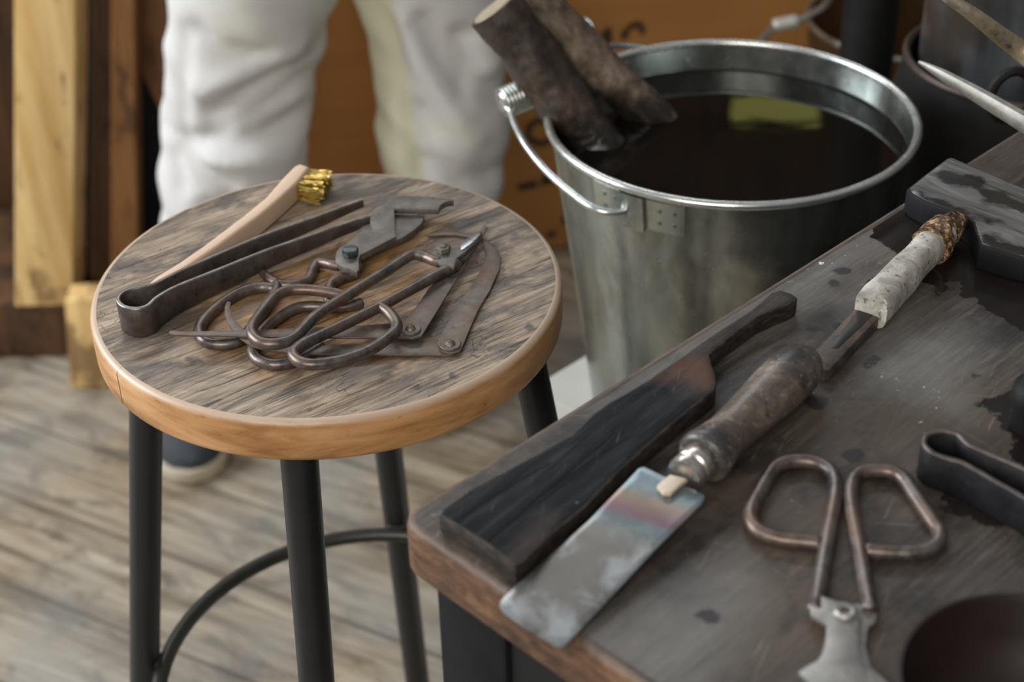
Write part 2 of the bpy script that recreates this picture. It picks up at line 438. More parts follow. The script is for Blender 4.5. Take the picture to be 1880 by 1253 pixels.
def m_blade():
    k = M('heat_tinted_steel')
    n1 = k.noise(k.vec(), 55, 5, .6, .4); n2 = k.noise(k.vec(), 200, 4, .7)
    c = k.mix(n2, (.29, .295, .295), (.40, .405, .40))
    br = k.ramp(k.math('ADD', k.attr('smudge'), k.math('MULTIPLY', k.math('SUBTRACT', n1, .5), .09)), (0, .62), (.020, 0)); c = k.mix(br, c, (.105, .080, .052))
    t = k.math('ADD', k.attr('heattint'), k.math('MULTIPLY', k.math('SUBTRACT', n1, .5), .014))
    tin = k.ramp(k.math('MULTIPLY_ADD', t, 12, .25), (0, (.13, .095, .085)), (.12, (.05, .08, .13)), (.24, (.12, .20, .22)), (.34, (.30, .20, .13)), (.44, (.22, .10, .14)), (.54, (.10, .17, .19)), (.68, (.30, .30, .27)))
    f = k.ramp(k.math('MULTIPLY_ADD', t, 12, .25), (.52, .62), (.74, 0)); c = k.mix(f, c, tin)
    ln = k.mask('mark', k.vec(), .0002, 100, .0004); c = k.mix(ln, c, (.03, .03, .04))
    return k.out(c, k.math('MULTIPLY_ADD', n1, .22, .24), .85, k.bump(n2, .06, .0003))
def m_handle():
    k = M('dark_worn_handle_wood')
    g = k.noise(k.vec((60, 60, 60)), 1, 6, .7, .6); b = k.noise(k.vec(loc=(1, 4, 2)), 26, 4, .6, .3); f = k.noise(k.vec(), 420, 4, .7)
    c = k.ramp(g, (.3, (.060, .046, .038)), (.5, (.115, .090, .072)), (.7, (.20, .165, .13)))
    dk = k.ramp(b, (.52, 0), (.64, .8)); c = k.mix(dk, c, (.026, .028, .033))
    s_ = k.ramp(k.math('ADD', f, k.math('MULTIPLY', k.math('SUBTRACT', g, .5), .5)), (.58, 0), (.66, .7)); c = k.mix(s_, c, (.34, .26, .19))
    dp = k.ramp(k.noise(k.vec(loc=(3, 3, 9)), 300, 3, .6), (.62, 0), (.66, .7)); c = k.mix(dp, c, (.02, .018, .016))
    return k.out(c, k.math('MULTIPLY_ADD', g, .2, .25), 0, k.bump(f, .25, .0005))
def m_wrap():
    k = M('dirty_white_paper_wrap'); n1 = k.noise(k.vec(), 60, 5, .7, .8); n2 = k.noise(k.vec(), 260, 3, .6)
    c = k.ramp(n1, (.3, (.20, .175, .15)), (.5, (.40, .37, .325)), (.66, (.58, .55, .49)))
    cz = k.noise(k.vec(loc=(4, 0, 2)), 34, 4, .6, 2.5); c = k.mix(k.ramp(cz, (.485, 0), (.5, .55), (.515, 0)), c, (.20, .18, .15))
    c = k.mix(k.ramp(n2, (.62, 0), (.66, .8)), c, (.07, .065, .06))
    return k.out(c, .6, 0, k.bump(n1, .5, .0012))
def m_rustclump():
    k = M('rusty_frayed_tip'); n = k.noise(k.vec(), 240, 5, .7)
    c = k.ramp(n, (.38, (.016, .010, .007)), (.49, (.10, .05, .02)), (.58, (.34, .20, .08)), (.68, (.72, .60, .42)))
    return k.out(c, .4, 0, k.bump(n, .9, .002))
def m_cloth():
    k = M('white_work_trousers_cloth'); s = k.n('ShaderNodeSeparateXYZ'); k.put(s.inputs[0], k.tc.outputs['Object'])
    n1 = k.noise(k.vec((3, 3, 2)), 2.2, 4, .5, .6); f = k.noise(k.vec(), 700, 2)
    c = k.ramp(n1, (.3, (.55, .53, .515)), (.6, (.68, .665, .66)))
    def strip(x0, sl, wd, amt, c, col):
        d = k.math('ABSOLUTE', k.math('SUBTRACT', s.outputs['X'], k.math('MULTIPLY_ADD', s.outputs['Z'], sl, x0)))
        return k.mix(k.math('MULTIPLY', k.ramp(d, (wd*.8, 1), (wd*1.15, 0)), amt), c, col)
    c = strip(CREAM[0], CREAM[1], .031, .9, c, (.70, .69, .50))
    st = k.ramp(k.noise(k.vec(loc=(6, 2, 1)), 7, 4, .6), (.55, 0), (.68, .55)); c = k.mix(st, c, (.62, .62, .45))
    return k.out(c, .9, 0, k.bump(k.mix(.3, k.noise(k.vec((1, 1, 2.2), loc=(2, 0, 5)), 9, 2, .4, 1.0), f), .5, .012))
def m_pine(name, lo, hi, knot):
    k = M(name); g = k.noise(k.vec((30, 30, 2.2)), 1, 6, .6, .7)
    c = k.ramp(g, (.34, lo), (.64, hi))
    kn = k.ramp(k.noise(k.vec((26, 26, 9), loc=(.7, 2, .4)), .6, 5, .7, .3), (.54, 0), (.62, .75)); c = k.mix(kn, c, knot)
    return k.out(c, .6, 0, k.bump(g, .3, .001))
def m_box(name, base):
    k = M(name); g = k.noise(k.vec((2, 2, 30)), 1, 5, .6, .5); b = k.noise(k.vec(), 3, 3)
    c = k.mix(g, tuple(x*.72 for x in base), tuple(x*1.15 for x in base)); c = k.mix(k.ramp(b, (.4, 0), (.7, .4)), c, tuple(x*.5 for x in base))
    pr = k.mask('print', k.vec(), .002, 60, .004); c = k.mix(k.math('MULTIPLY', pr, .93), c, (.012, .012, .012))
    return k.out(c, .62, 0, None)
def m_water():
    k = M('dark_quench_water'); n = k.noise(k.vec(), 14, 2)
    return k.out((.006, .005, .004), .03, 0, k.bump(n, .05, .004), IOR=1.33)
def m_bark(name, lo, mid, hi, zwet):
    k = M(name); g = k.noise(k.vec((22, 22, 14)), 1, 7, .7, .8); f = k.noise(k.vec(), 95, 5, .7)
    c = k.ramp(k.mix(.4, g, f), (.38, lo), (.52, mid), (.66, hi))
    s = k.n('ShaderNodeSeparateXYZ'); k.put(s.inputs[0], k.tc.outputs['Object'])
    d = k.ramp(k.math('MULTIPLY_ADD', s.outputs['Z'], 12, k.math('MULTIPLY_ADD', g, .8, -zwet*12)), (.28, .93), (.6, 0)); c = k.mix(d, c, (.010, .008, .007))
    return k.out(c, k.math('MULTIPLY_ADD', d, -.38, .55), 0, k.bump(k.mix(.5, g, f), .6, .003))

_p0, _p1 = P(900, 1000, ZT), P(1440, 560, ZT); PAD_ANG = math.atan2((_p1-_p0).y, (_p1-_p0).x)
CREAM = (.0, .0)
hp = .012
pad = [(806, 944), (812, 934), (860, 900), (923, 866), (980, 836), (1050, 797), (1087, 760), (1118, 738), (1150, 721), (1190, 697), (1232, 668), (1262, 648), (1290, 627), (1330, 600), (1376, 571), (1400, 552), (1416, 537), (1432, 532), (1452, 538), (1464, 546), (1462, 551), (1446, 560), (1424, 568), (1390, 584), (1362, 604), (1340, 620), (1316, 640), (1303, 652), (1306, 664), (1314, 688), (1315, 702), (1312, 716), (1290, 735), (1268, 752), (1222, 790), (1164, 842), (1125, 878), (1077, 930), (1010, 985), (985, 1010), (958, 1034), (946, 1038), (938, 1034), (890, 998), (812, 950)]
_q = [P(x, y, ZT+hp) for x, y in pad]; PADC = Vector(((min(p.x for p in _q)+max(p.x for p in _q))/2, (min(p.y for p in _q)+max(p.y for p in _q))/2))
MS = {}
MS['seat_top'] = m_seat_top(); MS['seat_side'] = m_seat_side()
MS['table_top'] = m_table_top(); MS['table_side'] = m_table_side(); MS['floor'] = m_floor()
MS['blackmetal'] = simple('satin_black_painted_steel', (.012, .0125, .014), .42, 0, .3, 40, .05, .5)
MS['ring'] = simple('worn_dark_grey_steel_tube', (.05, .05, .045), .38, .6, .3, 60, .1)
MS['blackwood'] = simple('blackened_timber', (.008, .008, .009), .6, 0, .5, 60, .3, .2)
MS['soot'] = simple('sooty_black_iron', (.009, .0085, .0085), .6, .1, .6, 50, .6, .25)
MS['rod'] = m_iron('brown_patina_iron_bar', (.075, .068, .066), (.21, .188, .176), (.185, .10, .058), .6, .36, .8, 110, .60)
MS['shear'] = m_iron('dull_grey_brown_iron', (.12, .108, .098), (.25, .225, .20), (.26, .14, .07), .5, .44, .7, 70, .64)
MS['calip'] = m_iron('rusty_brown_flat_iron', (.105, .088, .076), (.22, .19, .165), (.21, .115, .062), .65, .45, .6, 80, .62)
MS['tong'] = m_iron('brown_black_spring_steel', (.070, .060, .054), (.19, .168, .15), (.12, .055, .032), .5, .40, .7, 50, .60)
MS['tong_edge'] = m_iron('worn_highlit_tong_edge', (.20, .18, .165), (.42, .40, .37), (.16, .09, .06), .5, .34, .8, 60, .62)  # worn chamfer, with its highlight put into the lighter colour
MS['tong_dark'] = m_iron('blued_black_spring_steel', (.016, .017, .020), (.035, .036, .040), (.04, .03, .025), .3, .38, .6, 50, .62)
MS['bolt'] = m_iron('dark_green_grey_bolt_steel', (.06, .075, .075), (.16, .19, .19), (.10, .07, .05), .3, .34, .85, 200)
MS['bright'] = m_iron('ground_bright_steel', (.34, .36, .38), (.55, .57, .58), (.3, .24, .18), .25, .26, .95, 120)
MS['nickel'] = m_iron('scuffed_silver_ferrule', (.38, .34, .31), (.74, .69, .64), (.20, .12, .07), .4, .26, .95, 120, .64)
MS['plain_steel'] = m_iron('soft_grey_steel_plate', (.26, .25, .235), (.40, .385, .36), (.2, .15, .1), .2, .42, .75, 60)
MS['galv'] = m_galv(); MS['char'] = m_char(); MS['char_side'] = m_char_side(); MS['blade'] = m_blade()
MS['handle'] = m_handle(); MS['wrap'] = m_wrap(); MS['clump'] = m_rustclump(); MS['water'] = m_water()
MS['bar'] = m_iron('blackened_bar_wood', (.02, .016, .014), (.085, .065, .055), (.14, .075, .045), .5, .5, 0, 120, .6)
MS['brushwood'] = simple('pale_beech_wood', (.70, .50, .36), .5, 0, .12, 40, .1)
MS['brass'] = simple('brass_wire', (.62, .46, .14), .3, .9, .35, 300, .1)
MS['bone'] = simple('bone_coloured_tang_lining', (.55, .46, .36), .45, 0, .25, 90, .1)
MS['pine'] = m_pine('pale_yellow_pine', (.56, .33, .105), (.82, .59, .27), (.14, .07, .03))
MS['oak'] = m_pine('orange_brown_timber', (.22, .095, .03), (.42, .21, .08), (.08, .04, .02))
MS['oak_dark'] = m_pine('reddish_brown_timber', (.12, .05, .018), (.22, .10, .038), (.05, .02, .01))
MS['darkwood'] = m_pine('dark_brown_timber', (.05, .022, .010), (.12, .055, .022), (.02, .01, .006))
MS['card'] = m_box('brown_cardboard', (.52, .235, .062)); MS['card2'] = m_box('deep_brown_cardboard', (.42, .175, .042))
MS['palestone'] = simple('pale_grey_painted_board', (.50, .485, .44), .6, 0, .12, 20, .1)
MS['cutwood'] = simple('cut_end_grain', (.34, .27, .19), .7, 0, .3, 120, .4)

def m_tub():
    k = M('streaked_stainless'); g = k.noise(k.vec((34, 34, 3)), 1, 5, .6, .4); b = k.noise(k.vec(), 9, 4, .6)
    c = k.ramp(g, (.34, (.16, .17, .18)), (.5, (.30, .335, .37)), (.66, (.46, .50, .54)))
    c = k.mix(k.ramp(b, (.46, 0), (.62, .8)), c, (.13, .095, .065))
    return k.out(c, .34, .85)
MS['tub'] = m_tub()

# ------------------------------------------------------------------ floor and walls
floor = struct(finish('floor', box((0, 2.2, -.02), (7.0, 8.4, .04), bevel=0), MS['floor']))
wb = struct(finish('wall_back', box((0, 3.25, 1.25), (7.0, .06, 2.5), bevel=0), MS['darkwood']))

# ------------------------------------------------------------------ stool
stool = thing('round_stool', 'round stool with scratched wooden seat, black tubular legs and foot ring', 'stool', (SC.x, SC.y, 0))
RS, HS = .155, .030
circ = [(SC.x+RS*math.cos(t*2*PI/128), SC.y+RS*math.sin(t*2*PI/128)) for t in range(128)]
def pxpoly(pts, z): return [tuple(P(x, y, z).xy) for x, y in pts]
def blob(px, py, r, z, e=1.0, n=8, rot=0):
    return pxpoly([(px+r*e*math.cos(a*2*PI/n+rot)*random.uniform(.75, 1.2), py+r*.6*math.sin(a*2*PI/n+rot)*random.uniform(.75, 1.2)) for a in range(n)], z)
smooth_seat_masks = {
 'warm': ([pxpoly([(380, 585), (520, 480), (640, 400), (770, 420), (830, 470), (800, 560), (760, 640), (560, 670), (420, 640)], ZS)], (0, 1)),
 'stain': ([blob(970, 602, 14, ZS), blob(832, 690, 14, ZS, .6), blob(765, 712, 10, ZS), blob(352, 662, 12, ZS, 1.4), blob(900, 520, 9, ZS)], (0, 1))}
seat = finish('seat', plate(circ, ZS-HS, ZS, .0045, .004, side_mat=1, seg=4), [MS['seat_top'], MS['seat_side']], stool, masks=smooth_seat_masks)
for i in range(4):
    a = 3.0571+i*PI/2
    d = Vector((math.cos(a), math.sin(a), 0)); c = Vector((SC.x, SC.y, 0))
    top = c+d*.1272+Vector((0, 0, ZS-HS-.0008)); bot = c+d*(.1272+.1572*.74)+Vector((0, 0, .004))
    rr = .0118
    bm = tube([bot, bot.lerp(top, .5), top], rr, seg=24, sub=1, ends=False)
    leg = finish('leg', bm, MS['blackmetal'], stool)
    foot = finish('rubber_foot', lathe([(0, 0), (rr+.003, 0), (rr+.003, .018), (rr, .022)], bot+Vector((0, 0, -.004)), 20), MS['soot'], leg)
    br = finish('ring_bracket', box(c+d*(.1668+.006)+Vector((0, 0, .408)), (.016, .014, .016), a, bevel=.003), MS['ring'], leg)
zr, Rr = .408, .1668-.003
finish('foot_ring', tube([(SC.x+Rr*math.cos(t*2*PI/64), SC.y+Rr*math.sin(t*2*PI/64), zr) for t in range(64)], .0062, closed=True, sub=1, seg=14), MS['ring'], stool)

# ------------------------------------------------------------------ work table
table = thing('work_bench', 'heavy blackened wooden bench top with rounded brown edge, wet patches and dark legs', 'bench', (TCORN.x+TU.x*.35+TN.x*.3, TCORN.y+TU.y*.35+TN.y*.3, 0))
def TT(a, b): return TCORN+TU*a+TN*b            # a along the far edge, b towards the near side
LEN, DEP, HT = .62, .66, .032
ol = []
def corner(a, b, r, s0):
    return [TT(a+r*math.cos(t), b+r*math.sin(t)) for t in [s0+k*PI/2/6 for k in range(7)]]
r_ = .013
ol = corner(r_, r_, r_, PI)+corner(LEN-r_, r_, r_, -PI/2)+corner(LEN-r_, DEP-r_, r_, 0)+corner(r_, DEP-r_, r_, PI/2)
W = lambda p: pxpoly(p, ZT)
wet = [W([(1600, 385), (1582, 402), (1590, 412), (1600, 432), (1618, 452), (1640, 462), (1655, 470), (1600, 520), (1576, 555), (1580, 562), (1700, 510), (1716, 545), (1735, 538), (1738, 520), (1762, 518), (1768, 545), (1790, 548), (1812, 572), (1850, 588), (1890, 615), (1950, 640), (2000, 500), (1900, 380), (1740, 360)]),
       W([(1790, 742), (1812, 748), (1838, 770), (1840, 790), (1858, 800), (1850, 830), (1870, 850), (1900, 860), (1950, 800), (1920, 690), (1880, 700), (1840, 725)]),
       W([(1690, 880), (1725, 905), (1735, 940), (1770, 945), (1795, 968), (1830, 962), (1900, 985), (1960, 1000), (1900, 860), (1720, 860)]),
       W([(805, 950), (830, 930), (860, 905), (900, 880), (940, 862), (985, 842), (985, 900), (960, 1000), (945, 1040)])]
drops = [W(q) for q in ([(1524, 498), (1545, 489), (1568, 494), (1560, 503), (1540, 505)], [(1520, 516), (1532, 512), (1544, 518), (1538, 527), (1524, 527)],
         [(1595, 655), (1612, 650), (1618, 660), (1600, 675), (1585, 682), (1580, 672)])]
drops += [blob(1568, 838, 24, ZT, 1, 10), blob(1500, 740, 26, ZT, .9, 9), blob(1420, 760, 10, ZT), blob(1303, 1132, 26, ZT), blob(1700, 505, 12, ZT), blob(1498, 604, 9, ZT, 2), blob(1440, 640, 14, ZT, 2), blob(1790, 690, 10, ZT), blob(1850, 572, 7, ZT), blob(1540, 600, 12, ZT, 1.5)]
specks = [W([(1625, 690), (1700, 695), (1760, 730), (1745, 780), (1690, 800), (1665, 780), (1690, 740), (1640, 715)]), W([(1500, 440), (1560, 440), (1560, 490), (1480, 500)]), W([(1360, 520), (1440, 480), (1460, 500), (1380, 560)]), W([(1485, 705), (1500, 720), (1490, 730)])]
pale = [W([(1080, 1180), (1200, 1100), (1350, 1020), (1400, 1100), (1300, 1250), (1200, 1300)]), W([(1100, 735), (1250, 640), (1400, 540), (1600, 410), (1660, 420), (1560, 500), (1440, 600), (1300, 640), (1120, 780)]), W([(1560, 560), (1640, 470), (1700, 600), (1800, 600), (1760, 760), (1600, 720)])]
top = finish('bench_top', plate([tuple(p) for p in ol], ZT-HT, ZT, .004, .0035, side_mat=1, seg=3), [MS['table_top'], MS['table_side']], table,
             masks={'wet': (wet, (0, 1)), 'drops': (drops, (0, 1)), 'specks': (specks, (0, 1)), 'pale': (pale, (0, 1))})
ins, lw = .012, .05
for a, b in ((ins+lw/2, ins+lw/2), (LEN-ins-lw/2, ins+lw/2), (LEN-ins-lw/2, DEP-ins-lw/2), (ins+lw/2, DEP-ins-lw/2)):
    p = TT(a, b); finish('leg', box((p.x, p.y, (ZT-HT)/2), (lw, lw, ZT-HT-.0005), T_ANG, bevel=.003), MS['blackwood'], table)
for (a, b, sx_, sy_) in ((LEN/2, ins+.012, LEN-2*ins-2*lw, .018), (LEN/2, DEP-ins-.012, LEN-2*ins-2*lw, .018), (ins+.012, DEP/2, .018, DEP-2*ins-2*lw), (LEN-ins-.012, DEP/2, .018, DEP-2*ins-2*lw)):
    hh_ = .30 if (b < .1 and sx_ > sy_) else .063; p = TT(a, b); finish('apron', box((p.x, p.y, ZT-HT-.0005-hh_/2), (sx_, sy_, hh_), T_ANG, bevel=.002), MS['blackwood'], table)  # far apron made deeper to darken what the bucket reflects

# ------------------------------------------------------------------ tools lying on the stool
def mid(ps): 
    v = Vector((0, 0, 0))
    for p in ps: v += Vector(p)
    return v/len(ps)
# wire brush lying on its side
hb = .0155
L_ = [(268, 524), (286, 508), (330, 481), (372, 452), (444, 398), (487, 363), (522, 323), (540, 305), (551, 300)]
R_ = [(568, 306), (555, 322), (542, 337), (510, 366), (476, 395), (438, 422), (401, 450), (345, 488), (300, 515), (276, 529)]
o1 = [tuple(P(x, y, ZS+hb+.0006).xy) for x, y in L_+R_]
brush = thing('wire_brush', 'pale wooden wire brush with brass bristles lying on the stool behind the long tongs', 'brush', (*P(450, 420, ZS).xy, ZS))
finish('handle', plate(o1, ZS+.0006, ZS+hb+.0006, .0018, seg=3), MS['brushwood'], brush)
c0, c1 = P(568, 309, ZS+.014), P(542, 341, ZS+.014); ax = (c1-c0).xy.normalized(); out_ = Vector((-ax.y, ax.x)); out_ = out_ if out_.x > 0 else -out_
first = None; k_ = 0
for iu in range(7):
    for iz in range(3):
        root = c0.lerp(c1, .05+.9*iu/6); root.z = ZS+.0035+iz*.0045
        if first is None:
            bm = bmesh.new()
            for q in range(12):
                a = q*2.4; rr = .0014*math.sqrt(q/12)
                pts = []
                for s_ in range(5):
                    t = s_/4; w_ = .0010*t
                    pts.append(Vector((-.0012+.0195*t, math.cos(a)*rr*(1+.5*t)+random.uniform(-w_, w_), math.sin(a)*rr*(1+.4*t)+random.uniform(-w_, w_))))
                tube(pts, .00034, bm, 5, sub=2, ends=False)
            bmesh.ops.recalc_face_normals(bm, faces=bm.faces); me = bpy.data.meshes.new('bristle_tuft'); bm.to_mesh(me); bm.free(); me.materials.append(MS['brass']); first = me
        o = bpy.data.objects.new('bristle_tuft', first); COL.objects.link(o); o.parent = brush
        o.location = root-brush.location; o.rotation_euler = (random.uniform(0, 6), random.uniform(-.06, .06), math.atan2(out_.y, out_.x)+random.uniform(-.16, .16))

# spring tongs
def tongs(name, label, path, zb, h_, t, tips, mat, mats2=None, taper=None):
    """path: pixels of the top edge centre line; one bent strip standing on its edge"""
    root = thing(name, label, 'tongs', (*P(*path[len(path)//2], zb).xy, zb))
    C = [P(x, y, zb+h_) for x, y in path]
    C = smooth_poly([c.xy for c in C], 5, False)
    tot = [0]
    for a, b in zip(C[:-1], C[1:]): tot.append(tot[-1]+(b-a).length)
    n = len(C); half = tot[-1]/2; bm = bmesh.new(); rows = []
    for i in range(n):
        a = C[max(0, i-1)]; b = C[min(n-1, i+1)]; d = (b-a).normalized(); nn = Vector((-d.y, d.x))
        s_ = abs(tot[i]-half)/half; hh = taper(s_) if taper else 1
        z0 = zb+.0003+h_*(1-hh)*.30; z1 = z0+(h_-.0003)*hh; z1 = min(z1, zb+h_)
        row = []; ch = t*.22
        for (o_, z_) in ((-t/2+ch, z0), (t/2-ch, z0), (t/2, z0+ch), (t/2, z1-ch), (t/2-ch, z1), (-t/2+ch, z1), (-t/2, z1-ch), (-t/2, z0+ch)):
            p = C[i]+nn*o_; row.append(bm.verts.new((p.x, p.y, z_)))
        rows.append(row)
    for a, b in zip(rows[:-1], rows[1:]):
        for k in range(8):
            f_ = bm.faces.new((a[k], a[(k+1) % 8], b[(k+1) % 8], b[k])); f_.material_index = 1 if k in (3, 4, 5) else 0
    bm.faces.new(rows[0]); bm.faces.new(rows[-1])
    finish('spring_strip', bm, [mat, mats2 or mat], root, angle=50); return root
tp = [(663, 341), (640, 350), (580, 376), (487, 414), (410, 451), (344, 484), (300, 508), (283, 518), (262, 525), (240, 529), (224, 536), (216.5, 547), (222, 557.5), (236, 563.5), (254, 564.5), (271, 559), (285, 546), (303, 533), (330, 518), (400, 486), (487, 446), (560, 417), (640, 385), (706, 363)]
tongs('spring_tongs', 'long brown steel spring tongs standing on edge on the stool, loop end to the left', tp, ZS, .022, .0029, None, MS['tong'], MS['tong_edge'], taper=lambda s: 1 if s < .12 else 1-.70*((s-.12)/.88))

# grapple shears with two finger rings (below the others)
def cp3(p): return (580+p[0]/3.579, 330+p[1]/3.579)
def cp2(p): return (340+p[0]/4.2727, 460+p[1]/4.2708)
ZR = ZS+.0042
snips = thing('looped_snips', 'rusty hand snips with notched beak blade, hex bolt and round finger rings on the stool', 'snips', (*P(600, 520, ZS).xy, ZS))
lower = [(176, 500), (186, 440), (240, 380), (305, 300), (345, 290), (420, 250), (500, 225), (600, 228), (712, 235), (707, 262), (690, 292), (650, 328), (600, 362), (563, 384), (480, 420), (300, 505), (250, 540), (200, 530)]
ol = pxpoly([cp3(p) for p in lower], ZS+.0085)
finish('lower_jaw', plate(ol, ZS+.0042, ZS+.0085, .0008), MS['shear'], snips)
upper = [(127, 510), (134, 470), (160, 438), (200, 415), (240, 388), (300, 355), (350, 336), (374, 326), (361, 300), (355, 265), (360, 228), (380, 195), (415, 170), (462, 152), (474, 128), (520, 108), (600, 103), (720, 107), (800, 116), (860, 124), (905, 129), (904, 137), (870, 140), (842, 150), (820, 166), (806, 192), (700, 191), (600, 190), (515, 188), (519, 250), (523, 320), (527, 374), (500, 388), (400, 440), (340, 470), (292, 496), (284, 530), (286, 590), (268, 606), (240, 592), (225, 582), (180, 572), (150, 555), (133, 535)]
ol = pxpoly([cp3(p) for p in upper], ZS+.0135)
finish('upper_jaw', plate(ol, ZS+.0088, ZS+.0135, .0007), MS['shear'], snips)
def hexbolt(name, px, py, z, r, h_, parent, mat, cap=None):
    c = P(px, py, z+h_); bm = bmesh.new()
    plate([(c.x+r*math.cos(k*PI/3+.35), c.y+r*math.sin(k*PI/3+.35)) for k in range(6)], z, z+h_, .0008, bm=bm)
    if cap: lathe([(r*.55, 0), (r*.55, cap*.7), (r*.4, cap), (0, cap)], (c.x, c.y, z+h_-.0003), 20, bm)
    return finish(name, bm, mat, parent)
hexbolt('hex_bolt', 642.5, 456, ZS+.0137, .0056, .0052, snips, MS['bolt'])
def rod(name, pts, r, parent, mat, zf=None, closed=False, flat=None, sub=5, zc=None):
    C = []
    for p in pts:
        dz = p[2] if len(p) > 2 else 0
        C.append(PF(p[0], p[1], zf, dz) if zf else P(p[0], p[1], ZR+dz))
    return finish(name, tube(C, r, closed=closed, flat=flat, sub=sub, seg=14), mat, parent, angle=60)
rod('left_shank', [(622, 489, .003), (610, 487, .003), (597, 484, .0015), (583, 484, .0005), (574, 497), (566, 514), (545, 523), (523, 524), (508, 522)], .0035, snips, MS['rod'])
rod('prong', [(483, 502), (492, 511), (503, 519), (508, 522)], [.0029, .0033, .0038, .0040], snips, MS['rod'])
rod('finger_ring', [(508, 523), (502, 530), (480, 528), (446, 536), (417, 551), (391, 572), (370, 595), (366, 612), (376, 627), (398, 633), (426, 631), (446, 621), (463, 600), (479, 577), (495, 552), (507, 536)], .0037, snips, MS['rod'], closed=True)
rod('right_shank', [(650, 480, .004), (657, 490, .003), (654, 500, .0015), (640, 507), (621, 514), (607, 524), (603, 545), (606, 556)], .0037, snips, MS['rod'])
rod('finger_ring', [(663, 557), (640, 563), (606, 565), (574, 563), (546, 566), (518, 580), (492, 599), (471, 624), (464, 645), (473, 661), (499, 670), (530, 667), (560, 655), (590, 636)], .0037, snips, MS['rod'])

# flat callipers: curved pair and straight pair
zd = lin((827, 632), .0002, (430, 600), .0088, ZS)
cal1 = thing('curved_calliper', 'rusty flat outside calliper with curved claw arms, its rivet nearest the front of the stool', 'calliper', (*P(827, 632, ZS).xy, ZS))
armd = [(417, 553), (412.5, 563), (412, 575), (418, 594), (430, 611), (445, 624), (462, 635), (490, 643), (535, 648), (600, 650.5), (700, 651), (800, 652), (833, 652), (847, 642), (845, 628), (828, 621), (800, 624), (700, 630), (620, 633), (560, 636), (520, 634), (480, 622), (455, 610), (438, 595), (427, 580), (422, 565), (424, 555)]
ol = [tuple(PF(x, y, zd, .0014).xy) for x, y in armd]
finish('lower_arm', plate(ol, 0, .0014, .0003, zf=zd), MS['calip'], cal1)
za = lin((827, 632), .0018, (900, 450), .0006, ZS)
arma = [(803, 632), (806, 622), (820, 596), (838, 562), (862, 529), (882, 496), (892, 468), (889, 452), (880, 444), (862, 436), (836, 431), (812, 430.5), (786, 433), (785, 429.5), (810, 425), (840, 426), (868, 428), (886, 437), (900, 445), (912, 458), (919, 472), (917, 494), (900, 532), (880, 565), (863, 602), (851, 632), (845, 644), (828, 650), (810, 645)]
ol = [tuple(PF(x, y, za, .0014).xy) for x, y in arma]
finish('upper_arm', plate(ol, 0, .0014, .0003, zf=za), MS['calip'], cal1)
def rivet(px, py, z, r, parent):
    c = P(px, py, z+.0014); bm = lathe([(r, 0), (r, .0010), (r*.93, .0014), (r*.78, .0012), (r*.5, .0010), (r*.42, .0022), (r*.25, .0032), (0, .0036)], (c.x, c.y, z), 36)
    return finish('rivet', bm, MS['calip'], parent)
rivet(826, 631, ZS+.0034, .0068, cal1)
zc = lin((753, 603), .0042, (400, 608), .0108, ZS)
zb_ = lin((753, 603), .0058, (893, 414), .0040, ZS)
cal2 = thing('straight_calliper', 'rusty flat calliper with straight pointed arms, rivet beside the shear handle on the stool', 'calliper', (*P(753, 603, ZS).xy, ZS))
armc = [(310, 609), (313, 606), (325, 607.5), (342, 609), (400, 607), (457, 606.5), (574, 601), (650, 598), (703, 595), (735, 590), (752, 588), (770, 594), (775, 604), (768, 616), (750, 621), (702, 620), (650, 619.5), (574, 619), (480, 619), (400, 616), (342, 615.5), (322, 615), (313, 613)]
ol = [tuple(PF(x, y, zc, .0014).xy) for x, y in armc]
finish('lower_arm', plate(ol, 0, .0014, .0003, zf=zc), MS['calip'], cal2)
armb = [(733, 608), (738, 594), (745, 586), (765, 562), (786, 531), (812, 503), (838, 474), (860, 440), (880, 424), (889, 413), (896, 416), (885, 436), (868, 465), (848, 497), (820, 542), (797, 580), (782, 604), (774, 617), (756, 622), (740, 618)]
ol = [tuple(PF(x, y, zb_, .0014).xy) for x, y in armb]
finish('upper_arm', plate(ol, 0, .0014, .0003, zf=zb_), MS['calip'], cal2)
rivet(753.5, 603, ZS+.0074, .0066, cal2)

# long handled shears lying on top
zu = lin((815, 470), .0095, (500, 600), .0162, ZS)
sh = thing('long_handled_shears', 'brown iron shears with long round shanks and open triangular bows, uppermost on the stool', 'shears', (*P(680, 560, ZS).xy, ZS))
rod('bow_shank', [(806, 482, .001), (797, 479, .001), (785, 474), (772, 470), (760, 468), (746, 474), (700, 504), (636, 544), (580, 581), (545, 616), (527, 627), (505, 632), (481, 630), (465, 618), (463, 601), (474, 583), (489, 563), (508, 543), (534, 533), (573, 533), (609, 538), (634, 544.5, -.0005)], .0037, sh, MS['rod'], zf=zu)
rod('bow_shank', [(838, 484, 0), (832, 491), (803, 505), (760, 529), (692, 566), (640, 592), (580, 621), (560, 630), (545, 641), (538.5, 651), (546, 662), (562, 668.5), (586, 669), (632, 661), (679, 643), (713, 620), (728, 605), (726, 591), (714, 575), (698, 564, 0)], .0037, sh, MS['rod'], zf=zu)
hd1 = [(768, 498), (764, 480), (776, 455), (800, 440), (850, 432), (892, 445), (912, 455), (962, 410), (1032, 362), (1089, 339), (1080, 372), (1035, 425), (968, 485), (925, 515), (916, 560), (905, 575), (875, 566), (842, 562), (810, 548), (784, 525)]
zh = lin((815, 470), .0105, (885, 428), .0085, ZS)
ol = [tuple(PF(*cp3(p), zh, .003).xy) for p in hd1]
finish('upper_blade', plate(ol, 0, .003, .0007, zf=zh), MS['shear'], sh)
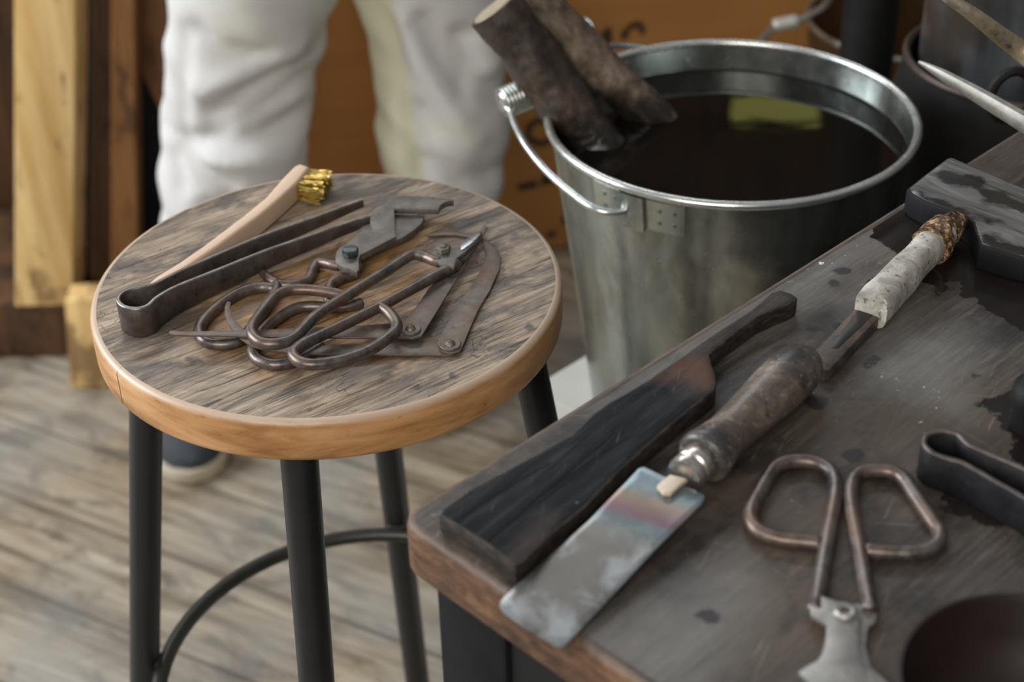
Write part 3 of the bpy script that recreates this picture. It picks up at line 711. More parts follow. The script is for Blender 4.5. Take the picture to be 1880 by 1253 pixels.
hd2 = [(880, 470), (930, 430), (1000, 395), (1060, 355), (1092, 345), (1086, 385), (1040, 450), (985, 512), (930, 545), (905, 560), (890, 520)]
ol = [tuple(PF(*cp3(p), zh, -.0006).xy) for p in hd2]
finish('lower_blade', plate(ol, -.0038, -.0006, .0006, zf=zh), MS['shear'], sh)
hd3 = [(945, 432), (1000, 388), (1040, 364), (1086, 343), (1078, 366), (1030, 414), (985, 448), (955, 465)]
ol = [tuple(PF(*cp3(p), zh, .0036).xy) for p in hd3]
finish('ground_edge', plate(ol, .0031, .0037, .0003, zf=zh), MS['bright'], sh)
hexbolt('hex_nut', 813, 452, ZS+.0137, .0052, .0042, sh, MS['shear'], cap=.0014)

# ------------------------------------------------------------------ tools lying on the bench
# charred paddle
zp = lambda x, y: ZT+.0004
paddle = thing('charred_paddle', 'charred black wooden paddle with long cracks and tapering handle lying along the bench edge', 'paddle', (*P(1060, 850, ZT).xy, ZT))
ol = pxpoly(pad, ZT+hp)
msk = {'crack': ([pxpoly(q, ZT+hp) for q in ([(887, 1000), (892, 1000), (960, 930), (1040, 870), (1130, 796), (1128, 794), (1036, 868), (955, 928)], [(870, 935), (950, 885), (1010, 850), (1009, 848), (948, 882)], [(930, 968), (1010, 900), (1080, 856), (1079, 854), (1008, 897)], [(840, 955), (900, 912), (950, 880), (949, 878), (899, 909)])], (0, 1)),
       'brown': ([pxpoly([(1180, 700), (1250, 650), (1420, 520), (1480, 540), (1310, 650), (1330, 720), (1270, 720), (1220, 690)], ZT+hp), pxpoly([(945, 1045), (960, 1000), (1010, 950), (1030, 960), (990, 1020)], ZT+hp)], (0, 1)),
       'rusty': ([pxpoly([(1190, 690), (1240, 665), (1300, 655), (1312, 700), (1295, 712), (1260, 690), (1210, 700)], ZT+hp)], (0, 1))}
finish('paddle_body', plate(ol, ZT+.0004, ZT+hp, .0013, .004, side_mat=1), [MS['char'], MS['char_side']], paddle, masks=msk)

# spatula: thin blade, ferrule, thick handle
zk = lin((1255, 885), .0125, (985, 1150), .0006, ZT)
knife = thing('steel_spatula', 'broad heat-tinted steel spatula with thick dark wooden handle, blade overhanging the bench corner', 'spatula', (*P(1200, 920, ZT).xy, ZT))
bl = [(917, 1112), (919, 1104), (925, 1096), (1000, 1028), (1080, 956), (1150, 884), (1172, 860), (1182, 857), (1208, 869), (1240, 884), (1292, 908), (1294, 914), (1288, 926), (1200, 1012), (1120, 1098), (1060, 1162), (1036, 1186), (1028, 1188), (1018, 1184), (960, 1150), (924, 1124)]
ol = [tuple(PF(x, y, zk, .0013).xy) for x, y in bl]
K = lambda q: [tuple(PF(x, y, zk, .0013).xy) for x, y in q]
bm = plate(ol, 0, .0013, .0004, .004, zf=zk)
finish('blade', bm, MS['blade'], knife, masks={
  'smudge': ([K([(985, 1060), (1030, 1020), (1050, 985), (1100, 965), (1110, 930), (1160, 925), (1180, 960), (1130, 985), (1120, 1020), (1080, 1060), (1050, 1110), (1000, 1110)])], (0, 1)),
  'heattint': ([K([(1150, 840), (1330, 925), (1310, 940), (1240, 915), (1160, 890), (1130, 880)])], (0, 1)),
  'mark': ([K([(1140, 965), (1165, 978), (1167, 976), (1142, 963)])], (0, 1))})
tg = [(1206, 893), (1214, 884), (1230, 872), (1262, 880), (1246, 893), (1232, 906), (1218, 906)]
ol = [tuple(PF(x, y, zk, .004).xy) for x, y in tg]
finish('tang', plate(ol, .0014, .0046, .001, zf=zk), MS['bone'], knife)
ha, hb_ = P(1238, 879, ZT+.0145), P(1286, 846, ZT+.0148); he = P(1480, 663, ZT+.0150)
axv = (he-hb_); Lh = axv.length; axn = axv.normalized()
def hpnt(t): return hb_+axn*(Lh*t)
fer = lathe([(0, -.014), (.0062, -.014), (.0088, -.0135), (.0098, -.011), (.0096, -.0075), (.0086, -.0065), (.0096, -.0055), (.0100, -.003), (.0098, .001), (.0092, .002), (0, .002)], hpnt(-.02), 40, axis=axn)
finish('ferrule', fer, MS['nickel'], knife)
hprof = [(-.028, .0), (-.028, .0105), (-.02, .0128), (.0, .0142), (.04, .0141), (.10, .0128), (.2, .01165), (.32, .0119), (.5, .0131), (.66, .0142), (.78, .0146), (.86, .0142), (.93, .0126), (.975, .0098), (1.0, .0062), (1.015, .0)]
bm = lathe([(r, t*Lh+.003) for t, r in hprof], hb_, 48, axis=axn)
finish('handle', bm, MS['handle'], knife, angle=60)

# wrapped tool: dark wooden bar in a white paper wrap with a frayed rusty end
wr = thing('wrapped_scraper', 'dark square bar tool with dirty white wrapped grip and frayed rusty end', 'scraper', (*P(1600, 580, ZT).xy, ZT))
hw = .008
zw = lin((1520, 690), .0002, (1750, 420), .003, ZT)
ol = [tuple(PF(x, y, zw, hw).xy) for x, y in [(1494, 655), (1496, 645), (1530, 610), (1573, 563), (1590, 545), (1630, 560), (1614, 582), (1570, 628), (1524, 678), (1516, 681), (1503, 675)]]
finish('bar', plate(ol, 0, hw, .0006, zf=zw), MS['bar'], wr)
ol = [tuple(PF(x, y, zw, hw+.0004).xy) for x, y in [(1574, 570), (1585, 562), (1608, 572), (1580, 600), (1550, 628), (1538, 640), (1526, 638), (1545, 610)]]
finish('wet_recess', plate(ol, hw-.0003, hw+.0003, .0001, zf=zw), simple('wet_black_recess', (.008, .006, .005), .4, 0), wr)
def loft(secs, mat, name, parent, jit=0, seg=20, cap=True):
    """secs: (centre, side vector, half width, half height, power)"""
    bm = bmesh.new(); rows = []
    for c, sv, a, b, pw in secs:
        row = []
        for k in range(seg):
            t = 2*PI*k/seg; ct, st = math.cos(t), math.sin(t)
            x = math.copysign(abs(ct)**pw, ct)*a; z = math.copysign(abs(st)**pw, st)*b
            p = c+sv*x+Vector((0, 0, z))
            if jit: p += Vector([mnoise.noise(p*90+Vector((q*7, 0, 0)))*jit for q in range(3)])
            row.append(bm.verts.new(p))
        rows.append(row)
    for r1, r2 in zip(rows[:-1], rows[1:]):
        for k in range(seg): bm.faces.new((r1[k], r1[(k+1) % seg], r2[(k+1) % seg], r2[k]))
    if cap: bm.faces.new(rows[0]); bm.faces.new(rows[-1])
    return finish(name, bm, mat, parent, angle=50)
A, B = P(1602, 566, ZT+.012), P(1750, 407, ZT+.0135); ax_ = (B-A).normalized(); sv = Vector((ax_.y, -ax_.x, 0)).normalized()
secs = []
for i in range(22):
    t = i/21; c = A.lerp(B, t*.86-.02); wd = .0094+.0004*math.sin(t*7)+.0003*math.sin(t*19); 
    secs.append((c, sv, wd*1.02, .0108-.0008*t, .55+.35*t))
loft(secs, MS['wrap'], 'paper_wrap', wr, jit=.0004, seg=28)
secs = []
for i in range(26):
    t = i/25; c = A.lerp(B, .70+.36*t); e = math.sqrt(max(0.03, 1-((t-.45)/.56)**2)) if t > .45 else 1
    secs.append((c, sv, (.0098)*e, .0112*e, .85))
loft(secs, MS['clump'], 'frayed_end', wr, jit=.0042, seg=32)

# bench shears
sh2 = thing('bent_rod_shears', 'iron shears with bent rod bows and grey blades at the near side of the bench', 'shears', (*P(1550, 1050, ZT).xy, ZT))
zq = lambda x, y: ZT+.0042
rod('bow_shank', [(1496, 1122, .001), (1501, 1095), (1517, 1000), (1531, 925), (1534, 895), (1529, 872), (1512, 857), (1486, 848), (1452, 848), (1425, 858), (1410, 878), (1392, 910), (1379, 936), (1379, 958), (1394, 977), (1430, 990), (1470, 995), (1502, 998)], .0038, sh2, MS['rod'], zf=zq)
rod('bow_shank', [(1598, 1120, .001), (1592, 1090), (1578, 1010), (1566, 950), (1561, 905), (1571, 876), (1592, 866), (1631, 866), (1658, 879), (1681, 913), (1708, 953), (1725, 980), (1718, 1003), (1692, 1015), (1643, 1016), (1592, 1012)], .0038, sh2, MS['rod'], zf=zq)
b1 = [(1487, 1116), (1492, 1100), (1504, 1092), (1536, 1103), (1552, 1104), (1573, 1113), (1582, 1122), (1578, 1142), (1577, 1184), (1583, 1218), (1594, 1253), (1615, 1310), (1600, 1360), (1545, 1320), (1495, 1262), (1466, 1234), (1482, 1222), (1500, 1213), (1509, 1201), (1516, 1176), (1518, 1146), (1505, 1138), (1489, 1130)]
b2 = [(1540, 1112), (1580, 1108), (1604, 1114), (1612, 1124), (1607, 1142), (1594, 1152), (1590, 1184), (1600, 1225), (1640, 1262), (1690, 1300), (1680, 1340), (1600, 1330), (1560, 1240), (1550, 1160)]
finish('lower_blade', plate(pxpoly(b2, ZT+.0045), ZT+.0020, ZT+.0045, .0006), MS['plain_steel'], sh2)
finish('upper_blade', plate(pxpoly(b1, ZT+.0078), ZT+.0050, ZT+.0078, .0008), MS['plain_steel'], sh2)
c = P(1552, 1121, ZT+.0098)
finish('rivet', lathe([(.0022, 0), (.0048, 0), (.0050, .0012), (.0040, .0022), (.0022, .0020), (.0020, .0005)], (c.x, c.y, ZT+.0079), 28, closed=True), MS['plain_steel'], sh2)

# bench tongs
tp = [(2060, 945), (1960, 898), (1880, 859), (1843, 843), (1796, 823), (1776, 812), (1760, 796), (1736, 790), (1712, 793), (1700, 800), (1697, 812), (1705, 823), (1720, 833), (1744, 841), (1766, 847), (1796, 863), (1843, 890), (1880, 911), (1960, 962), (2040, 1012)]
tongs('spring_tongs', 'black spring tongs standing on edge at the right side of the bench', tp, ZT, .0215, .0028, None, MS['tong_dark'], MS['tong'], taper=lambda s: 1 if s < .6 else 1-.5*((s-.6)/.4))

# wet block at the far end
blk = [(1665, 346), (1700, 318), (1738, 290), (1748, 288), (1800, 310), (1850, 332), (1900, 352), (1990, 390), (2010, 540), (1900, 478), (1862, 470), (1815, 455), (1800, 450), (1792, 430), (1786, 408), (1772, 398), (1740, 387), (1700, 372), (1672, 356)]
hbk = .017
mwb = M('wet_grey_block_wood')
def m_block():
    k = mwb; g = k.noise(k.aligned(T_ANG-PI/2, (12, 90, 30)), 1, 7, .7, .6); f = k.noise(k.vec(), 40, 5, .7)
    c = k.ramp(g, (.35, (.035, .033, .032)), (.5, (.10, .095, .09)), (.68, (.19, .18, .17)))
    d = k.mask('puddle', k.vec(), .010, 55, .004); c = k.mix(k.math('MULTIPLY', d, .93), c, (.010, .009, .009))
    return k.out(c, k.math('MULTIPLY_ADD', d, -.3, .5), 0, k.bump(g, .4, .001))
mtb = m_block()
PZ = lambda q: pxpoly(q, ZT+hbk)
finish_blk = finish('wet_wood_block', plate(PZ(blk), ZT+.0004, ZT+hbk, .0015, .005, side_mat=1), [mtb, MS['blackwood']], None, masks={'puddle': ([
   PZ([(1720, 312), (1735, 308), (1760, 322), (1790, 322), (1812, 330), (1800, 345), (1760, 345), (1725, 335)]), PZ([(1790, 345), (1840, 350), (1880, 370), (1900, 380), (1880, 390), (1830, 378), (1800, 375)]), PZ([(1655, 352), (1680, 340), (1700, 362), (1740, 372), (1770, 384), (1790, 410), (1770, 420), (1690, 400)]), PZ([(1800, 448), (1830, 440), (1900, 460), (1900, 480), (1815, 460)]), PZ([(1880, 400), (1940, 400), (1960, 440), (1900, 430)]), PZ([(1800, 400), (1840, 402), (1845, 410), (1810, 412)]), PZ([(1790, 425), (1830, 430), (1835, 445), (1800, 455)])], (0, 1))})
tag(finish_blk, 'wet grey wooden block lying at the far end of the bench beside the bucket', 'wood block')

# dark bowl and knob at the frame edge
cb = P(1905, 1268, ZT+.04)
bowl = lathe([(0, .0), (.025, .0), (.040, .008), (.050, .024), (.0535, .038), (.054, .040), (.052, .041), (.050, .038), (.046, .024), (.036, .010), (.022, .004), (0, .004)], (cb.x, cb.y, ZT+.0004), 72)
tag(finish('wooden_bowl', bowl, simple('dark_reddish_brown_wood', (.014, .007, .006), .5, 0, .4, 40, .1, .3), angle=60), 'dark reddish brown round bowl at the near right corner of the bench', 'bowl')
ck = P(1906, 742, ZT+.016)
knob = lathe([(0, 0), (.011, 0), (.013, .004), (.0125, .012), (.0145, .018), (.0135, .026), (.009, .030), (0, .031)], (ck.x, ck.y, ZT+.0004), 32)
tag(finish('iron_plug', knob, MS['soot'], angle=60), 'round dark iron plug in the wet patch at the right edge of the bench', 'plug')

# ------------------------------------------------------------------ bucket of water on its pale box
stand = [(Vector((.018, 1.170)))]
s0 = Vector((.016, 1.170)); n_ = -TN
sa, sb = .25, .355
pts = [s0, s0+TU*sa, s0+TU*sa+TN*sb, s0+TN*sb]
finish_st = finish('pale_crate', plate([tuple(p) for p in pts], .002, .48, .004), MS['palestone']); tag(finish_st, 'pale grey box the water bucket stands on, between the stool and the bench', 'box')
bk = thing('steel_bucket', 'galvanised steel bucket filled with dark water and holding two wooden rods', 'bucket', (BC.x, BC.y, .4805))
zb0 = .4805; Rt, Rb2 = .1465, .1105
prof = [(0, zb0+.004), (Rb2-.003, zb0+.004), (Rb2-.002, zb0), (Rb2, zb0), (Rb2+.0006, zb0+.006)]
for i in range(1, 24):
    t = i/24; prof.append((Rb2+(Rt-Rb2)*t+(.0009 if abs(t-.78) < .012 else 0), zb0+(ZB-.002-zb0)*t))
prof += [(Rt, ZB-.003), (Rt-.0015, ZB-.003)]+[(Rt-.0015+(Rb2-Rt)*t, ZB-.003+(zb0+.006-ZB+.003)*t) for t in (.1, .3, .5, .75, 1)]+[(0, zb0+.006)]
finish('bucket_wall', lathe(prof, (BC.x, BC.y, 0), 128), MS['galv'], bk, angle=40)
finish('rolled_rim', tube([(BC.x+(Rt+.0012)*math.cos(t*2*PI/128), BC.y+(Rt+.0012)*math.sin(t*2*PI/128), ZB-.0035) for t in range(128)], .0035, closed=True, sub=1, seg=12), simple('bright_galvanised_rim', (.62, .63, .60), .26, .9, .12, 60, .1), bk)
zw_ = .7305; rw = Rb2+(Rt-Rb2)*((zw_-zb0)/(ZB-zb0))-.0022
tag(finish('bucket_water', lathe([(0, zw_-.03), (rw-.0063, zw_-.03), (rw-.0005, zw_), (rw-.0025, zw_-.0004), (rw-.0032, zw_-.0004), (rw*.5, zw_-.0004), (0, zw_-.0004)], (BC.x, BC.y, 0), 96), MS['water'], angle=80), 'dark still water filling the galvanised bucket', 'water', kind='stuff')
def on_wall(ang, z, dr=0):
    r = Rb2+(Rt-Rb2)*((z-zb0)/(ZB-zb0))+dr; return Vector((BC.x+r*math.cos(ang), BC.y+r*math.sin(ang), z))
e_ang = math.atan2(*(P(1192, 372, ZB-.022).xy-BC).yx)
def curved_plate(a0, a1, z0, z1, dr, th, name, mat, parent, n=10):
    bm = bmesh.new(); rows = []
    for i in range(n+1):
        a = a0+(a1-a0)*i/n
        rows.append([bm.verts.new(on_wall(a, z0, dr)), bm.verts.new(on_wall(a, z1, dr)), bm.verts.new(on_wall(a, z1, dr+th)), bm.verts.new(on_wall(a, z0, dr+th))])
    for r1, r2 in zip(rows[:-1], rows[1:]):
        for k in range(4): bm.faces.new((r1[k], r1[(k+1) % 4], r2[(k+1) % 4], r2[k]))
    bm.faces.new(rows[0]); bm.faces.new(rows[-1]); return finish(name, bm, mat, parent, angle=40)
for s_ in (0, PI):
    ea = e_ang+s_
    pl = curved_plate(ea-.30, ea+.26, ZB-.036, ZB-.009, .0004, .0012, 'handle_ear', MS['galv'], bk, 16)
    curved_plate(ea-.10, ea+.04, ZB-.038, ZB-.0075, .0016, .0035, 'ear_loop', MS['galv'], pl, 8)
    for da in (-.22, -.15, .12, .20):
        for dz in (-.017, -.028):
            p = on_wall(ea+da, ZB+dz, .0016); lth = lathe([(0, -.0005), (.0022, -.0005), (.0018, .0008), (0, .0014)], p, 14, axis=(p-Vector((BC.x, BC.y, p.z))))
            finish('rivet', lth, MS['galv'], pl)
ea = (P(1165, 380, .728).xy-BC).normalized(); ed = Vector((-.7605, .6493))
wz = lambda t: .730+math.sin(t)*.2*math.sin(math.radians(9))
def bail(t, R=.200): 
    q = BC+ea*(math.cos(t)*.152)+ed*(math.sin(t)*R*math.cos(math.radians(9))); return Vector((q.x, q.y, wz(t)))
g0, g1 = P(924, 190, .760), P(1022, 150, .7655)
near = [on_wall(e_ang-.03, ZB-.024, .0035), P(1160, 385, .732), P(1130, 391, .733), P(1090, 383, .735), P(1040, 347, .738), P(1000, 310, .742), P(965, 266, .748), P(945, 228, .753), P(938, 205, .757), g0.lerp(g1, .04), g0.lerp(g1, .5), g1]
def far_pt(deg, r, z): return Vector((BC.x+r*math.cos(math.radians(deg)), BC.y+r*math.sin(math.radians(deg)), z))
far = [P(1040, 100, .768), P(1056, 48, .768), P(1070, 36, .767), P(1083, 44, .765), P(1089, 62, .762), P(1085, 84, .756), far_pt(112, .184, .742), far_pt(95, .172, .732), far_pt(75, .160, .728), on_wall(e_ang+PI+.03, ZB-.024, .0035)]
finish('bail_wire', tube(near+far, .0030, seg=12, sub=6), simple('bright_handle_wire', (.64, .66, .64), .25, .9, .1, 60, .1), bk, angle=60)
gd = (g1-g0); coil = []
u_ = gd.normalized(); s1_ = u_.cross(Vector((0, 0, 1))).normalized(); s2_ = s1_.cross(u_)
nt_ = 15
for i in range(nt_*12+1):
    a = i/12*2*PI; coil.append(g0+gd*(i/(nt_*12))+(s1_*math.cos(a)+s2_*math.sin(a))*.0118)
bm = tube(coil, .0017, seg=8, sub=1)
tube([g0+u_*.001, g1-u_*.001], .0105, bm, seg=20, sub=1)
finish('coil_grip', bm, simple('coiled_wire_grip', (.52, .54, .51), .3, .9, .2, 90, .1), bk, angle=60)

# two wooden rods standing in the bucket
def log(name, label, a, b, ext0, ext1, r0, r1, mat, cut=False, sd=0):
    A, B = a, b; d = (B-A); top_ = B+d*ext1; bot = A-d*ext0; L = top_-bot; n = 60; bm = bmesh.new(); u = L.normalized(); s1 = u.cross(Vector((0, 0, 1))).normalized(); s2 = s1.cross(u); rows = []
    for i in range(n+1):
        t = i/n; c = bot+L*t; rr = r0*(1-t)+r1*t; row = []
        for k in range(32):
            a_ = 2*PI*k/32; nz = mnoise.noise(Vector((math.cos(a_)*1.2, math.sin(a_)*1.2, t*6+sd)))*.14+mnoise.noise(Vector((math.cos(a_)*3, math.sin(a_)*3, t*22+sd)))*.06
            row.append(bm.verts.new(c+(s1*math.cos(a_)+s2*math.sin(a_))*rr*(1+nz)))
        rows.append(row)
    for p, q in zip(rows[:-1], rows[1:]):
        for k in range(32): bm.faces.new((p[k], p[(k+1) % 32], q[(k+1) % 32], q[k]))
    bm.faces.new(rows[0]); cf = bm.faces.new(rows[-1])
    root = thing(name, label, 'wood', tuple(A.lerp(B, 0)))
    zs__ = [v.co.z for v in bm.verts]; finish('shaft', bm, mat((min(zs__)+max(zs__))/2), root, angle=70)
    finish('cut_end', lathe([(0, -.0004), (r1*.93, -.0004), (r1*.88, .0012), (0, .0016)], top_, 32, axis=u), MS['cutwood'], root)
    return root
A1, B1 = P(1080, 250, .7315), P(1004, 146, .779)
log('soaking_rod', 'thick dark bark-covered rod with pale cut end leaning in the bucket', A1, B1, .45, 1.22, .0228, .0212, lambda zc: m_bark('dark_bark', (.014, .010, .008), (.050, .034, .024), (.13, .085, .055), .748-zc))
A2, B2 = P(1192, 208, .7315), P(1088, 108, .781)
log('soaking_branch', 'lighter brown branch soaking in the bucket behind the dark bark rod', A2, B2, .3, 1.25, .0160, .0205, lambda zc: m_bark('light_bark', (.05, .036, .026), (.17, .125, .09), (.36, .28, .21), .752-zc), sd=5)

# ------------------------------------------------------------------ timber on the left
def aty(px, py, y):      # where the sight line meets the upright plane y
    x = (px-940)/FPX; yy = -(py-626.5)/FPX; d = CR*x+CU*yy+F0; return Vector((0, 0, HC))+d*(y/d.y)
def board(name, label, quad, y, depth, mat, zbot=None, ztop=None, cat='timber'):
    """timber whose face is the quad tl,tr,br,bl on the plane y, run on to zbot / ztop"""
    tl, tr, br, bl = [aty(px, py, y) for px, py in quad]
    def ext(a, b, z):
        return a+(b-a)*((z-a.z)/(b.z-a.z))
    if ztop is not None: tl, tr = ext(bl, tl, ztop), ext(br, tr, ztop)
    if zbot is not None: bl, br = ext(tl, bl, zbot), ext(tr, br, zbot)
    bm = bmesh.new(); dv = Vector((0, depth, 0))
    f = [bm.verts.new(p) for p in (bl, br, tr, tl)]; k = [bm.verts.new(p+dv) for p in (bl, br, tr, tl)]
    bm.faces.new(f); bm.faces.new(k[::-1])
    for i in range(4): bm.faces.new((f[i], k[i], k[(i+1) % 4], f[(i+1) % 4]))
    bmesh.ops.bevel(bm, geom=bm.edges[:], offset=.003, segments=2, affect='EDGES', profile=.5)
    return tag(finish(name, bm, mat), label, cat)
board('upright_timber', 'pale yellow pine timber with dark knots standing left of the stool', [(25, 0), (138, 0), (134, 552), (27, 535)], 1.93, .085, MS['pine'], .10, 1.7)
board('upright_timber', 'dark brown timber strip between the pale pine and the orange timber', [(168, 0), (205, 0), (205, 470), (165, 470)], 2.04, .05, MS['darkwood'], .002, 1.7)
board('upright_timber', 'orange-brown timber standing nearest to the white trousers on the left', [(203, 0), (246, 0), (252, 470), (203, 470)], 2.03, .05, MS['oak'], .002, 1.7)
board('timber_offcut', 'short pale timber piece on the floor below the tall pine timber', [(118, 552), (202, 548), (212, 700), (128, 690)], 1.86, .045, MS['pine'], .002, None)
tag(finish('low_plinth', box((-.87, 2.09, .049), (.44, .29, .096), bevel=.004), MS['darkwood']), 'low dark brown block under the pale pine timber', 'block')
board('dark_gap_panel', 'black upright partition behind the timbers filling the dark gap left of the trousers', [(140, 0), (330, 0), (330, 400), (140, 400)], 2.12, .02, MS['blackwood'], .002, 1.6, 'backdrop')  # black sheet put where only a dark gap shows
board('slanted_board', 'reddish brown board slanting down behind the left trouser leg', [(180, -260), (420, -260), (420, 470), (252, 118)], 2.09, .02, MS['oak_dark'], None, None, 'board')
tag(finish('dark_backdrop', box((-1.32, 2.42, .80), (1.26, .35, 1.59), bevel=.005), MS['darkwood']), 'dark brown backdrop added behind the timbers on the left', 'cabinet')  # added backdrop that keeps the gap beside the pine timber dark
# ------------------------------------------------------------------ cardboard boxes
def carton(name, label, c, size, rot, mat, prints=None, parts=True):
    t = thing(name, label, 'box', (c[0], c[1], c[2]-size[2]/2), None)
    Rm = Matrix.Rotation(rot, 4, 'Z')
    bm = box(c, size, rot, bevel=.004, step=.009 if prints else None)
    vs = np.array([v.co[:] for v in bm.verts])
    ux = Vector((math.cos(rot), math.sin(rot)))
    polys = prints or [[(99, 99), (99.1, 99), (99, 99.1)]]
    finish('carton', bm, mat, t, angle=30, masks={'print': (polys, (0, 2))})
    p = Rm @ Vector((0, -size[1]/2-.0006, size[2]*.5-.06)); p = Vector(c)+p
    finish('packing_tape', box(p+Vector((0, 0, .02)), (.05, .0008, .075), rot, bevel=0), simple('brown_tape', (.20, .10, .035), .25, 0, .1, 30, 0), t)
    return t
def onface(px, py, c, size, rot):
    n = Vector((math.sin(rot), -math.cos(rot), 0)); q = Vector(c)+n*size[1]/2
    x = (px-940)/FPX; yy = -(py-626.5)/FPX; d = CR*x+CU*yy+F0; o = Vector((0, 0, HC)); k = (q-o).dot(n)/d.dot(n); p = o+d*k; return (p.x, p.z)
bc, bs, br_ = (.24, 2.46, .36), (.66, .40, .715), .22
def F(q): return [onface(x, y, bc, bs, br_) for x, y in q]
def Fr(cx, cy, rx, ry, w_):      # ring as outline with a slit
    o_ = [(cx+rx*math.cos(t), cy+ry*math.sin(t)) for t in np.linspace(.5, 2*PI-.3, 22)]; i_ = [(cx+(rx-w_)*math.cos(t), cy+(ry-w_)*math.sin(t)) for t in np.linspace(2*PI-.3, .5, 22)]; return F(o_+i_)
prints = [Fr(992, 243, 29, 27, 12), F([(948, 352), (950, 338), (985, 330), (988, 345)]), F([(992, 344), (994, 322), (1020, 316), (1022, 334)]), F([(1000, 438), (1004, 425), (1022, 422), (1020, 436)]),
          F([(1030, 412), (1030, 400), (1050, 398), (1050, 412)]), F([(1086, 84), (1086, 56), (1098, 54), (1098, 62), (1108, 60), (1110, 50), (1124, 50), (1124, 82), (1112, 84), (1110, 70), (1100, 72), (1100, 84)]),
          F([(1138, 76), (1140, 60), (1152, 46), (1170, 36), (1186, 46), (1184, 64), (1174, 66), (1172, 50), (1158, 54), (1152, 72)]), F([(1044, 64), (1046, 38), (1066, 32), (1070, 60)]), F([(1205, 330), (1205, 300), (1240, 290), (1240, 320)])]
carton('cardboard_box', 'brown cardboard box with black printing standing behind the bucket', bc, bs, br_, MS['card'], prints)
carton('cardboard_box', 'plain brown cardboard box seen between the two trouser legs', (-.40, 2.58, .30), (.48, .40, .595), 0.02, MS['card2'])
carton('cardboard_box', 'brown cardboard box stacked above the printed one behind the bucket', (.26, 2.50, .900), (.60, .36, .36), .22, MS['card'])
carton('cardboard_box', 'brown cardboard box behind the black post on the right', (.92, 2.62, .42), (.62, .40, .835), .03, MS['card2'])
carton('cardboard_box', 'brown cardboard box stacked above the one between the trouser legs', (-.40, 2.59, .80), (.47, .38, .40), -.03, MS['card2'])
# ------------------------------------------------------------------ things behind the bench on the right
cq = [Vector((.016, 1.170))+TU*a_+TN*b_ for a_, b_ in ((.27, .02), (.72, .02), (.72, .62), (.27, .62))]
tag(finish('low_cabinet', plate([tuple(p) for p in cq], .002, .578, .005), MS['soot']), 'low sooty black cabinet behind the bench holding the basin', 'cabinet')
bcn = P(1886, 105, .737); bx, by = bcn.x, bcn.y; Rbn = .1045
basin = thing('iron_basin', 'sooty black iron basin with wire handles behind the far end of the bench', 'basin', (bx, by, .5785))
finish('basin_body', lathe([(0, .5785), (.08, .5785), (.106, .60), (.118, .64), (.116, .69), (Rbn, .735), (Rbn-.003, .735), (.112, .69), (.114, .642), (.103, .606), (.075, .584), (0, .584)], (bx, by, 0), 96), MS['soot'], basin, angle=60)
finish('basin_rim', tube([(bx+Rbn*math.cos(t*2*PI/96), by+Rbn*math.sin(t*2*PI/96), .737) for t in range(96)], .0036, closed=True, sub=1, seg=10), simple('worn_rusty_rim', (.075, .055, .046), .45, .6, .3, 60, .2), basin)
hh = [P(1684, 243, .68), P(1700, 248, .677), P(1722, 250, .676), P(1745, 250, .676), P(1758, 245, .679), P(1768, 238, .683)]
finish('wire_handle', tube(hh, .0030, seg=10), simple('dull_brass_wire', (.30, .26, .20), .4, .7, .2, 60, .1), basin)
tub = lathe([(0, .586), (.088, .586), (.092, .59), (.0965, 1.02), (.0995, 1.025), (.0965, 1.03), (.0935, 1.02), (.089, .595), (0, .592)], (bx, by, 0), 80)
tag(finish('steel_tub', tub, MS['tub'], angle=50), 'tall blue-grey steel container standing in the black basin', 'container')
tag(finish('black_pipe', tube([(.400, 1.62, .002), (.400, 1.62, .9), (.400, 1.62, 1.75)], .030, sub=1, seg=32, ends=False), MS['soot']), 'upright black post behind the bucket on the right', 'post')
pail = thing('small_pail', 'brown metal pail with wire handle, partly hidden by the black post', 'pail', (.506, 1.83, .25))
pc = Vector((.506, 1.83)); pr_, pz = .13, .55
finish('pail_body', lathe([(0, .252), (.10, .252), (pr_, pz), (pr_-.003, pz), (.097, .256), (0, .256)], (pc.x, pc.y, 0), 72), simple('copper_brown_metal', (.13, .065, .025), .4, .5, .4, 30, .1), pail)
finish('pail_rim', tube([(pc.x+pr_*math.cos(t*2*PI/72), pc.y+pr_*math.sin(t*2*PI/72), pz) for t in range(72)], .0036, closed=True, sub=1, seg=10), simple('pale_metal_rim', (.52, .49, .42), .3, .85, .1, 60, .1), pail)
bp = [(1526, -8), (1512, 12), (1490, 26), (1470, 36), (1448, 42), (1425, 46), (1412, 56), (1402, 70), (1385, 84)]
finish('bail_wire', tube([P(x, y, .585-.0015*i) for i, (x, y) in enumerate(bp)], .0045, seg=10), simple('pale_wire', (.55, .52, .47), .3, .85, .1, 60, .1), pail)
finish('bail_grip', tube([P(1462, 39, .581), P(1422, 47, .577)], .0085, seg=14), simple('pale_grip', (.60, .57, .52), .35, .4, .1, 60, .1), pail)
tag(finish('crate', box((pc.x+.02, pc.y+.02, .125), (.30, .30, .248), 0, bevel=.004), MS['darkwood']), 'dark brown wooden crate under the small pail', 'crate')
